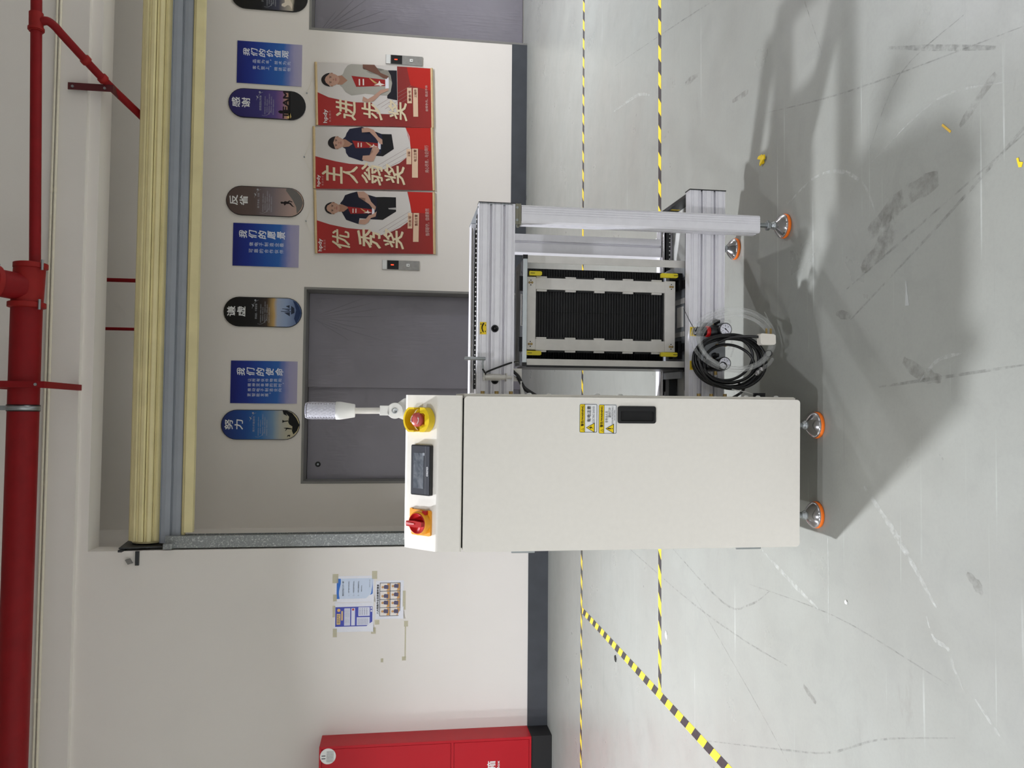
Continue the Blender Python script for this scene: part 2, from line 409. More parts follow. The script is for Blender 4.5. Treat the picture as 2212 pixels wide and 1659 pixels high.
# ---- lift doors
def lift_door(name, x0, x1, seam, hole=False):
    root = bpy.data.objects.new(name, None); C.objects.link(root); root.location = ((x0 + x1) / 2, YE, 0); root['kind'] = 'structure'
    BASE[root.name] = Vector(root.location)
    d = 0.30
    j = B().box(x0, x0 + 0.025, YE - 0.004, YE + d, 0, DZ).box(x1 - 0.025, x1, YE - 0.004, YE + d, 0, DZ).box(x0 + 0.025, x1 - 0.025, YE - 0.004, YE + d, DZ - 0.025, DZ)
    j.build('door_frame', M_jamb, root, 0.002)
    p1 = B().box(x0 + 0.026, seam + 0.02, YE + d + 0.02, YE + d + 0.05, 0.012, DZ - 0.026).build('door_panel', M_door, root, 0.003)
    B().box(seam, x1 - 0.026, YE + d - 0.03, YE + d, 0.012, DZ - 0.026).build('door_panel', M_door, root, 0.003)
    B().box(x0 + 0.026, x1 - 0.026, YE + d - 0.04, YE + d + 0.06, 0.0, 0.010).build('door_sill', M_jamb, root)
    if hole:
        B().lathe([(0.030, 0), (0.030, 0.006), (0.018, 0.006), (0.018, 0.002)], (-0.557, YE + d + 0.0205, 2.274), (0, -1, 0), 20).build('release_keyhole', M_black, p1)
        B().cyl((-0.557, YE + d + 0.0165, 2.274), (-0.557, YE + d + 0.012, 2.274), 0.011).build('lock_barrel', M_zinc, p1)
    B().box(x0 + 0.026, x1 - 0.026, YE + d + 0.055, YE + d + 0.08, 0, DZ).build('shaft_back', M_dark_gap, root)
    # creases of the loose protective film fanning out from the top corner
    f = B(); cx = x1 - 0.30 if hole else x0 + 0.06; rnd = random.Random(3 if hole else 4)
    ys = YE + d - 0.031
    for k in range(9):
        a = math.radians((-95 + 7.5 * k) if not hole else (-120 + 6.5 * k)); L = rnd.uniform(0.35, 0.95)
        p0 = Vector((cx, ys, DZ - 0.05)) if hole else Vector((max(seam, cx) + 0.01, ys, DZ - 0.05))
        pts = [p0 + Vector((math.cos(a), 0, math.sin(a))) * L * t + Vector((rnd.uniform(-.006, .006), 0, 0)) for t in (0.12, 0.35, 0.6, 0.85, 1)]
        f.tube(pts, [0.0006, 0.0025, 0.0028, 0.002, 0.0004], 5)
    f.build('film_crease', M_door, root)
    return root
lift_door('door_1', DL0, DL1, 0.30, True)
lift_door('door_2', DR0, DR1, DR0 + 0.03)

# ---- red fire main, branch and drops
YP = 6.545
t = thing('fire_main', (0.7, YP, 4.275), 'thick red fire main along the wall top with couplings and a thin slanting branch', 'pipe')
B().cyl((XL + 0.01, YP, 4.275), (0.83, YP, 4.275), 0.110, 32).build('large_pipe', M_redpaint, t)
sp = [(1.17, YP, 4.225), (3.05, YP, 4.272), (XR - 0.02, YP, 4.42)]
B().tube(sp, 0.041, 20).build('small_pipe', M_redpaint, t)
B().cyl((0.82, YP, 4.275), (1.13, YP, 4.262), 0.112, 32).lathe([(0.112, 0), (0.06, 0.04)], (1.13, YP, 4.25), (1, 0, 0), 28).build('tee_body', M_redflange, t)
br0, br1 = Vector((0.97, YP - 0.05, 4.30)), Vector((1.00, YP - 0.62, 4.72))
brn = t
B().cyl(br0, br1, 0.105, 28).build('branch_pipe', M_redpaint, t)
dirb = (br1 - br0).normalized()
def coupling(c, ax, r, w=0.05):
    ax = Vector(ax).normalized(); cp = B().lathe([(r, -w / 2), (r + 0.022, -w / 2 + 0.006), (r + 0.022, w / 2 - 0.006), (r, w / 2)], c, ax, 28)
    o = cp.build('coupling', M_redflange, t, 0.003)
    u = ax.orthogonal().normalized()
    for sgn in (-1, 1):
        u = Vector((0, -0.5, -0.86)) * sgn if abs(ax.x) > 0.8 else Vector((1, 0, 0)) * sgn
        p = Vector(c) + u * (r + 0.03)
        B().cyl(p - ax * 0.04, p + ax * 0.04, 0.011, 8).build('coupling_bolt', M_zinc, o)
coupling((0.835, YP, 4.275), (1, 0, 0), 0.112)
coupling((1.145, YP, 4.255), (1, 0, 0), 0.100)
coupling(br0 + dirb * 0.20, dirb, 0.108)
# tee with the thin branch on the right
B().cyl((3.02, YP, 4.272), (3.17, YP, 4.276), 0.052, 20).lathe([(0.060, 0), (0.060, 0.02)], (3.03, YP, 4.273), (1, 0, 0), 20).build('reducing_tee', M_redflange, t)
bp = [(3.10, YP, 4.25), (3.115, YP + 0.005, 4.195), (3.09, YP + 0.04, 4.15), (3.04, 6.66, 4.105), (2.86, 7.05, 3.93), (2.70, 7.42, 3.74), (2.62, 7.58, 3.66)]
B().tube(smooth_path(bp, 5), 0.033, 16).build('branch_run', M_redpaint, t)
v0, v1 = Vector(bp[3]), Vector(bp[4]); dv = (v1 - v0).normalized()
for k in (0.50, 0.94):
    c = v0.lerp(v1, k); B().lathe([(0.033, -0.025), (0.043, -0.018), (0.043, 0.018), (0.033, 0.025)], c, dv, 16).build('pipe_sleeve', M_redflange, t)
t = thing('pipe_bracket', (2.80, YN - 0.055, 4.0), 'dark red angle bracket on the beam holding the thin branch pipe', 'bracket')
B().prism([(2.77, YN - 0.10), (2.83, YN - 0.10), (2.83, YN - 0.056), (2.822, YN - 0.056), (2.822, YN - 0.092), (2.77, YN - 0.092)], 'z', 3.875, 4.23).build('angle_iron', mat('dark_red_paint', (84, 20, 26), 0.5), t)
B().box(2.77, 2.83, YN - 0.102, YN + 0.06, 3.862, 3.878).build('bracket_foot', MATS['dark_red_paint'], t)
for z in (4.19, 3.93): B().lathe([(0.012, 0), (0.012, 0.01)], (2.795, YN - 0.10, z), (0, -1, 0), 6).build('bolt', M_zinc, t)
t = thing('pipe_support', (0.21, YN - 0.055, 4.1), 'red channel support reaching from the wall round the thick fire main', 'bracket')
B().box(0.185, 0.235, YP - 0.165, YP - 0.125, 4.06, 4.62).build('front_strut', M_redpaint, t, 0.003)
B().box(0.185, 0.235, YP - 0.125, YN - 0.056, 4.06, 4.10).build('lower_arm', M_redpaint, t, 0.003)
B().box(0.185, 0.235, YP - 0.125, YN - 0.056, 4.58, 4.62).build('upper_arm', M_redpaint, t, 0.003)
for z in (4.12, 4.50): B().lathe([(0.012, 0), (0.012, 0.01)], (0.21, YP - 0.165, z), (0, -1, 0), 6).build('bolt', M_zinc, t)
t = thing('pipe_clamp', (0.02, YP, 4.275), 'bright metal band clamp with black lining round the thick fire main', 'clamp')
B().lathe([(0.1105, -0.026), (0.1155, -0.026), (0.1155, 0.026), (0.1105, 0.026)], (0.03, YP, 4.275), (1, 0, 0), 36, caps=False).build('rubber_lining', M_black, t)
B().lathe([(0.116, -0.018), (0.119, -0.018), (0.119, 0.018), (0.116, 0.018)], (0.03, YP, 4.275), (1, 0, 0), 36, caps=False).build('metal_band', M_zinc, t)
B().box(0.012, 0.048, YP - 0.01, YP + 0.01, 4.39, 4.8).build('hanger_strap', M_zinc, t)
for x, z, nm in ((1, 4.347, 'upper of the two cream cable conduits along the beam'), (1, 4.318, 'lower of the two cream cable conduits along the beam')):
    t = thing('cable_conduit', (0, YN - 0.067, z), nm, 'conduit', 'conduits along the beam')
    B().cyl((XL, YN - 0.067, z), (XR, YN - 0.067, z), 0.0105, 12).build('conduit_tube', M_conduit, t)
    for cx in (-2.4, -0.6, 0.35 + (z - 4.318) * 20, 1.9, 3.3): B().cyl((cx - 0.02, YN - 0.067, z), (cx + 0.02, YN - 0.067, z), 0.013, 12).build('conduit_coupling', M_conduit, t)
for x, r, nm in ((1.345, 0.020, 'right red sprinkler drop pipe behind the rolled shutter'), (0.848, 0.016, 'left red sprinkler drop pipe behind the rolled shutter')):
    t = thing('drop_pipe', (x, 8.35, 4.1), nm, 'pipe', 'sprinkler drops in the recess')
    B().cyl((x, 8.35, 3.85), (x, 8.35, CEIL), r, 14).build('pipe_run', M_redpaint, t)
    B().lathe([(0.010, 0), (0.014, 0.02), (0.022, 0.035), (0.022, 0.05)], (x, 8.35, 3.80), (0, 0, 1), 12).build('sprinkler_head', M_brass, t)

# ---- roller shutter
t = thing('roller_shutter', (2.5, 7.36, 3.17), 'rolled-up cream and grey steel roller shutter over the wall opening', 'shutter')
RX0, RX1 = -1.125, 7.5
cy, cz, R = 7.385, 3.575, 0.165
B().cyl((RX0 - 0.02, cy, cz), (RX1, cy, cz), R - 0.03, 24).build('roll_barrel', M_cream, t)
ns = 14
for k in range(ns):
    a0, a1 = 2 * PI * k / ns, 2 * PI * (k + 1) / ns
    def q(a, r): return (cy + r * math.cos(a), cz + r * math.sin(a))
    da = a1 - a0
    pr = [q(a0 + da * .03, R - .03), q(a0 + da * .03, R - .012), q(a0 + da * .14, R - .002), q(a0 + da * .24, R - .012), q(a0 + da * .45, R), q(a0 + da * .8, R), q(a0 + da * .97, R - .012), q(a0 + da * .97, R - .03)]
    B().prism(pr, 'x', RX0, RX1).build('roll_slat', M_cream, t)
yy = 7.235
def slat(z0, z1, m, x0, name='curtain_slat'):
    h = z1 - z0
    pr = [(yy + .012, z0), (yy, z0 + .1 * h), (yy - .004, z0 + .5 * h), (yy, z0 + .86 * h), (yy + .006, z0 + .90 * h), (yy - .004, z0 + .95 * h), (yy + .004, z1 - 0.001), (yy + .02, z1 - 0.001), (yy + .02, z0)]
    return B().prism(pr, 'x', x0, RX1).build(name, m, t)
slat(3.350, 3.447, M_slate, -1.14); slat(3.262, 3.350, M_slate, -1.09)
slat(3.232, 3.262, M_cream, -1.07, 'curtain_slat')
B().prism([(yy - .03, 3.160), (yy - .03, 3.232), (yy - .012, 3.232), (yy - .012, 3.172), (yy + .03, 3.172), (yy + .03, 3.160)], 'x', -1.045, RX1).build('bottom_bar', M_cream, t)
B().prism([(YN + 0.03, 3.40), (YN + 0.03, 3.44), (YN - 0.02, 3.74), (YN + 0.42, 3.80), (YN + 0.42, 3.42)], 'x', -1.168, -1.158).build('end_plate', M_darkplate, t)
B().prism([(-1.19, YN + 0.10), (-1.19, YN - 0.055), (-1.172, YN - 0.055), (-1.172, YN + 0.10)], 'z', 3.705, 3.735).build('mounting_lug', M_darkplate, t)
B().prism([(-1.31, 3.575), (-1.31, 3.605), (-1.19, 3.605), (-1.19, 3.575)], 'y', YN - 0.022, YN - 0.001).build('anchor_strip', M_darkplate, t)
B().prism([(-1.30, 3.66), (-1.26, 3.685), (-1.25, 3.65), (-1.29, 3.625)], 'y', YN - 0.03, YN - 0.001).build('anchor_lug', M_jamb, t)
g = [(-1.176, 7.17), (-1.071, 7.17), (-1.071, 7.205), (-1.079, 7.205), (-1.079, 7.178), (-1.168, 7.178), (-1.168, 7.32), (-1.176, 7.32)]
B().prism(g, 'z', 0.0, 3.375).build('guide_rail', M_galv, t, 0.002)
B().prism([(-1.168, 7.30), (-1.071, 7.30), (-1.071, 7.308), (-1.168, 7.308)], 'z', 0.0, 3.375).build('guide_rail', M_galv, t)
B().prism([(7.09, 3.30), (7.17, 3.30), (7.17, 3.386), (7.09, 3.372)], 'x', -1.172, -1.128).build('rail_mouth', M_galv, t, 0.003)

# ---- fire cabinet
FY = YN - 0.25
t = thing('fire_cabinet', (-3.25, YN - 0.12, 0), 'red enamel fire hydrant cabinet on a black plinth against the wall', 'cabinet')
FX0, FX1 = -3.62, -2.825
body = B().box(FX0, FX1, FY + 0.012, YN - 0.001, 0.186, 2.012).build('cabinet_body', M_firebox, t, 0.003)
B().box(FX0 + 0.0, FX1 + 0.0, FY + 0.01, YN - 0.014, 0.0, 0.185).build('plinth', mat('black_plinth_paint', (22, 21, 22), 0.6), t, 0.003)
# frame round the two doors
e = B().box(FX0, FX0 + 0.028, FY, FY + 0.013, 0.186, 2.012).box(FX1 - 0.022, FX1, FY, FY + 0.013, 0.186, 2.012)
for z0, z1 in ((0.186, 0.204), (0.868, 0.892), (1.992, 2.012)): e.box(FX0 + .028, FX1 - .022, FY, FY + 0.013, z0, z1)
e.build('door_frame', M_firebox, t, 0.001)
d1 = B().box(FX0 + .031, FX1 - .025, FY + 0.002, FY + 0.014, 0.895, 1.989).build('upper_door', M_firebox, t, 0.0015)
d2 = B().box(FX0 + .031, FX1 - .025, FY + 0.002, FY + 0.014, 0.207, 0.865).build('lower_door', M_firebox, t, 0.0015)
wht = ink((236, 234, 232))
P = plane_y(FY + 0.0008)
e = B()
for i, ch in enumerate('消火栓箱'): put_text(e, ch, -3.358 + i * 0.0875, -3.358 + i * 0.0875 + 0.0755, 0.504, 0.575, P, 0.012)
put_text(e, 'Fire Hydrant Box', -3.352, -3.020, 0.459, 0.4905, P, 0.01)
e.build('lettering', wht, d2)
st = B().prism([(-2.905 + .066 * math.cos(2 * PI * k / 28), 1.938 + .066 * math.sin(2 * PI * k / 28)) for k in range(28)], 'y', FY - 0.002, FY - 0.0005).build('round_sticker', M_white_pl, d1)
e = B(); P = plane_y(FY - 0.0028)
put_text(e, '11', -2.925, -2.898, 1.96, 1.99, P, 0.02)
for i in range(5): put_text(e, '消防设施检查合格', -2.955, -2.862, 1.940 - i * 0.012, 1.948 - i * 0.012, P)
e.build('sticker_lettering', ink((60, 60, 64)), d1)

# ---- lift call panels
def call_panel(xc, z0, z1, label, second):
    t = thing('call_panel', (xc, YE, z0), label, 'call panel', 'lift call panels')
    x0, x1 = xc - 0.052, xc + 0.052
    pl = B().box(x0, x1, YE - 0.014, YE - 0.0005, z0, z1).build('face_plate', M_steelpanel, t, 0.002)
    h = z1 - z0
    B().box(x0 + .004, x1 - .004, YE - 0.017, YE - 0.014, z1 - 0.27 * h - .07, z1 - 0.14 * h).build('display', M_screen, t, 0.001)
    B().box(x0 + .002, x1 - .002, YE - 0.0155, YE - 0.014, z1 - 0.125 * h, z1 - 0.004).build('display_trim', M_white_pl, t)
    e = B(); put_text(e, '1', xc - 0.004, xc + 0.004, z1 - 0.31 * h, z1 - 0.24 * h, plane_y(YE - 0.0175), 0.03); e.build('digit', M_led, t)
    bt = B().box(xc - 0.017, xc + 0.017, YE - 0.020, YE - 0.014, z0 + 0.26 * h, z0 + 0.26 * h + 0.036).build('call_button', M_white_pl, t, 0.003)
    B().flat([(xc - .006, z0 + .26 * h + .01), (xc + .006, z0 + .26 * h + .01), (xc, z0 + .26 * h + .024)], YE - 0.0205).build('arrow_mark', ink((70, 70, 70)), bt)
call_panel(1.643, 1.187, 1.592, 'steel lift call panel with red digit beside the lift door behind the machine', False)
call_panel(3.937, 1.180, 1.584, 'steel lift call panel with red digit beside the lift door at the right edge', True)

# ---- wall plaques
def stadium(cx, w, z0, z1, n=14):
    r = w / 2; p = []
    for k in range(n + 1): a = PI * k / n; p.append((cx + r * math.cos(a), z1 - r + r * math.sin(a)))
    for k in range(n + 1): a = PI + PI * k / n; p.append((cx + r * math.cos(a), z0 + r + r * math.sin(a)))
    return p
def plaque(cx, label, stops, chars, rim, deco):
    z0, z1, w = 2.436, 3.246, 0.317
    t = thing('wall_plaque', (cx, YE, z0), label, 'plaque', 'round-ended slogan plaques above the lift doors')
    B().prism(stadium(cx, w, z0, z1), 'y', YE - 0.016, YE - 0.0005).build('board', mat('plaque_rim', rim, 0.45, vary=0), t)
    g = grad('plaque_print', [(1 - a, c) for a, c in stops][::-1], 2, 0.3, 0.05)
    B().flat(stadium(cx, w - 0.012, z0 + .006, z1 - .006), YE - 0.0166).build('printed_face', g, t)
    P = plane_y(YE - 0.0172); H = z1 - z0; Z = lambda v: z1 - v * H
    e = B()
    put_text(e, chars[0], cx - 0.050, cx + 0.055, Z(0.148), Z(0.045), P, 0.012)
    put_text(e, chars[1], cx - 0.050, cx + 0.055, Z(0.275), Z(0.172), P, 0.012)
    e.build('large_lettering', ink((238, 238, 236)), t)
    e = B()
    e.tube([(cx + 0.13 * math.cos(a), YE - .0172, Z(0.46) + 0.085 * math.sin(a)) for a in [math.radians(d) for d in range(10, 82, 8)]], 0.0012, 4)
    e.tube([(cx + 0.13 * math.cos(a), YE - .0172, Z(0.46) + 0.085 * math.sin(a)) for a in [math.radians(d) for d in range(165, 245, 8)]], 0.0012, 4)
    e.lathe([(0.010, 0), (0.010, .0006)], (cx + 0.125, YE - .0170, Z(0.40)), (0, -1, 0), 12)
    put_text(e, chars[2], cx - 0.075, cx + 0.09, Z(0.425), Z(0.398), P, 0.0)
    for i in range(5): put_text(e, chars[3], cx - 0.115 + 0.02 * (i % 2), cx + 0.115 - 0.03 * ((i + 1) % 3), Z(0.478 + i * 0.027), Z(0.464 + i * 0.027), P)
    e.flat([(cx + .055, Z(.375)), (cx + .085, Z(.352)), (cx + .078, Z(.372)), (cx + .066, Z(.385))], YE - .0172)
    e.build('small_lettering', ink((176, 178, 184)), t)
    for name, polys, col in deco:
        e = B()
        for po in polys: e.flat([(cx + u * w, Z(v)) for u, v in po], YE - 0.0174)
        e.build(name, ink(col), t)
SMALL = '坚持就是胜利每一天都要用心做好自己'
def arcb(u0, u1, v, n=10):                                 # bottom end of the board below height v
    H = 0.81 / 0.317; p = []
    for k in range(n + 1):
        a = math.radians(180 + 180 * k / n); p.append((0.48 * math.cos(a), 1 - 0.195 + 0.195 * -math.sin(a) * 0.96))
    return p
plaque(-0.118, 'blue round-ended plaque reading 努力 left of the mission poster', [(0, (36, 48, 108)), (0.3, (30, 76, 150)), (0.5, (42, 110, 178)), (0.66, (120, 150, 178)), (0.75, (176, 178, 170)), (1, (206, 190, 140))], ['努', '力', '努力才能成功', SMALL], (20, 24, 40),
       [('headland_print', [[(0.02, 0.865), (0.10, 0.85), (0.28, 0.86), (0.47, 0.79), (0.49, 0.82), (0.40, 0.90), (0.22, 0.955), (0.0, 0.995), (-0.2, 0.965), (-0.32, 0.92), (-0.2, 0.90), (-0.05, 0.905)], [(0.30, 0.84), (0.49, 0.795), (0.49, 0.775), (0.36, 0.79)]], (14, 14, 14)),
        ('figure_print', [[(0.12, 0.85), (0.10, 0.80), (0.07, 0.775), (0.17, 0.775), (0.14, 0.80), (0.15, 0.85)], [(-0.15, 0.90), (-0.14, 0.84), (-0.22, 0.81), (-0.13, 0.825), (-0.1, 0.79), (-0.09, 0.84), (-0.12, 0.9)], [(-0.40, 0.875), (-0.37, 0.855), (-0.42, 0.84), (-0.34, 0.845), (-0.33, 0.88)]], (20, 18, 16))])
plaque(1.086, 'black round-ended plaque reading 谦虚 with a sailing ship picture', [(0, (12, 12, 14)), (0.42, (18, 16, 18)), (0.55, (56, 42, 36)), (0.64, (196, 160, 96)), (0.69, (166, 178, 200)), (0.80, (146, 164, 196)), (1, (56, 78, 124))], ['谦', '虚', '要谦虚，不要骄傲', SMALL], (10, 10, 12),
       [('ship_print', [[(-0.06, 0.86), (0.24, 0.86), (0.16, 0.90), (0.0, 0.905)], [(0.02, 0.855), (0.03, 0.73), (0.05, 0.73), (0.05, 0.855)], [(0.12, 0.855), (0.12, 0.745), (0.14, 0.745), (0.14, 0.855)], [(0.06, 0.84), (0.10, 0.77), (0.11, 0.84)], [(0.15, 0.84), (0.22, 0.79), (0.26, 0.84)], [(-0.12, 0.845), (0.0, 0.77), (0.01, 0.845)]], (44, 52, 70)),
        ('wave_print', [[(-0.38, 0.93), (-0.2, 0.90), (0.1, 0.925), (0.3, 0.90), (0.42, 0.88), (0.36, 0.925), (0.2, 0.965), (0, 0.985), (-0.2, 0.965)]], (40, 58, 96))])
plaque(2.283, 'brown round-ended plaque reading 反省 with a running climber', [(0, (88, 72, 68)), (0.35, (96, 80, 76)), (0.6, (124, 112, 116)), (0.72, (150, 130, 126)), (0.82, (172, 146, 138)), (1, (190, 160, 140))], ['反', '省', '善于自省，日新', SMALL], (26, 20, 20),
       [('slope_print', [[(0.49, 0.77), (0.40, 0.765), (0.10, 0.85), (-0.15, 0.90), (-0.38, 0.91), (-0.2, 0.965), (0, 0.99), (0.22, 0.962), (0.40, 0.90), (0.48, 0.83)]], (112, 108, 104)),
        ('climber_print', [[(-0.06, 0.705), (0.0, 0.695), (0.02, 0.715), (0.0, 0.73), (0.04, 0.755), (0.02, 0.79), (-0.02, 0.83), (-0.12, 0.86), (-0.16, 0.885), (-0.14, 0.85), (-0.05, 0.81), (-0.06, 0.77), (-0.12, 0.75), (-0.05, 0.735)], [(0.02, 0.785), (0.07, 0.81), (0.03, 0.85), (0.0, 0.848), (0.03, 0.815), (-0.01, 0.80)]], (30, 22, 24))])
plaque(3.347, 'purple round-ended plaque reading 感谢 with TEAM lettering picture', [(0, (44, 40, 98)), (0.4, (52, 46, 112)), (0.6, (84, 66, 132)), (0.70, (132, 92, 140)), (0.76, (196, 150, 120)), (0.79, (60, 44, 40)), (0.80, (12, 12, 12)), (1, (12, 12, 12))], ['感', '谢', '感恩团队同事', SMALL], (14, 12, 24),
       [('team_print', [[(-0.49, 0.775), (-0.40, 0.79), (-0.25, 0.765), (0.0, 0.78), (0.49, 0.77), (0.49, 0.80), (-0.49, 0.80)], [(-0.30, 0.77), (-0.30, 0.665), (-0.24, 0.64), (-0.19, 0.665), (-0.20, 0.77)]], (12, 10, 12)),
        ('sunset_print', [[(-0.46, 0.775), (-0.40, 0.757), (-0.30, 0.77), (-0.26, 0.80), (-0.40, 0.815), (-0.46, 0.80)]], (240, 206, 130))])
tp = bpy.data.objects['wall_plaque.003']
e = B(); put_text(e, 'TEAM', 3.347 - 0.145, 3.347 + 0.15, 3.246 - 0.775 * 0.81, 3.246 - 0.705 * 0.81, plane_y(YE - 0.0177), 0.03)
e.build('team_lettering', ink((34, 22, 30)), tp)
plaque(4.545, 'black round-ended plaque with a running dog at the right edge', [(0, (10, 10, 12)), (0.4, (14, 14, 20)), (0.62, (64, 66, 84)), (0.72, (150, 142, 134)), (0.80, (190, 180, 160)), (0.83, (18, 16, 14)), (1, (10, 10, 10))], ['坚', '持', '只要功夫深', SMALL], (8, 8, 10),
       [('running_dog_print', [[(-0.36, 0.70), (-0.33, 0.66), (-0.26, 0.66), (-0.20, 0.70), (0.05, 0.69), (0.2, 0.73), (0.15, 0.80), (0.05, 0.79), (-0.12, 0.775), (-0.25, 0.80), (-0.42, 0.795), (-0.30, 0.765), (-0.28, 0.74)]], (226, 214, 196))])

# ---- blue posters
def blue_poster(x0, x1, z0, z1, title, cols, label):
    t = thing('blue_poster', ((x0 + x1) / 2, YE, z0), label, 'poster', 'blue company value posters')
    B().box(x0, x1, YE - 0.008, YE - 0.0005, z0, z1).build('poster_board', MATS.get('sea_print') or grad('sea_print', [(0.0, (172, 166, 190)), (0.12, (160, 156, 190)), (0.2, (110, 124, 184)), (0.3, (36, 98, 176)), (0.5, (24, 80, 166)), (0.75, (22, 48, 142)), (1, (20, 30, 116))], 2, 0.35, 0.10), t)
    P = plane_y(YE - 0.0085); W = x1 - x0; H = z1 - z0
    U = lambda u: x0 + u * W; Z = lambda v: z1 - v * H
    e = B(); n = len(title); span = 0.72; c = span / n
    for i, ch in enumerate(title):
        put_text(e, ch, U(0.66), U(0.83), Z(0.09 + c * i + c * 0.82), Z(0.09 + c * i), P, 0.014, 0.16)
    e.build('title_lettering', ink((232, 234, 240)), t)
    e = B()
    for j, (txt, v0, dv, ru, cw) in enumerate(cols):
        for i, ch in enumerate(txt):
            if ch == ' ': continue
            if ch in '，。': put_text(e, ch, U(ru - cw * 0.1), U(ru + cw * 0.25), Z(v0 + dv * i + dv * 0.3), Z(v0 + dv * i), P); continue
            put_text(e, ch, U(ru - cw), U(ru), Z(v0 + dv * i + dv * 0.78), Z(v0 + dv * i), P, 0.004)
    e.build('body_lettering', ink((206, 212, 226)), t)
blue_poster(0.110, 0.563, 2.472, 3.160, '我们的使命', [('让所有伙伴物质和', 0.255, 0.0655, 0.585, 0.075), ('精神双幸福的同时，', 0.255, 0.0655, 0.470, 0.075), ('推动电子制造业向', 0.255, 0.0655, 0.355, 0.075), ('更智能发展。', 0.255, 0.0655, 0.235, 0.075)], 'blue poster headed 我们的使命 with four columns of text')
blue_poster(1.580, 2.040, 2.482, 3.168, '我们的愿景', [('做电子制造业最', 0.245, 0.077, 0.56, 0.09), ('可靠的合作伙伴', 0.245, 0.077, 0.405, 0.09)], 'blue poster headed 我们的愿景 beside the brown plaque')
blue_poster(3.567, 4.028, 2.486, 3.167, '我们的价值观', [('品质为本，技术为先', 0.24, 0.0665, 0.575, 0.085), ('客户至上，精进利他', 0.24, 0.0665, 0.425, 0.085)], 'blue poster headed 我们的价值观 right of the purple plaque')

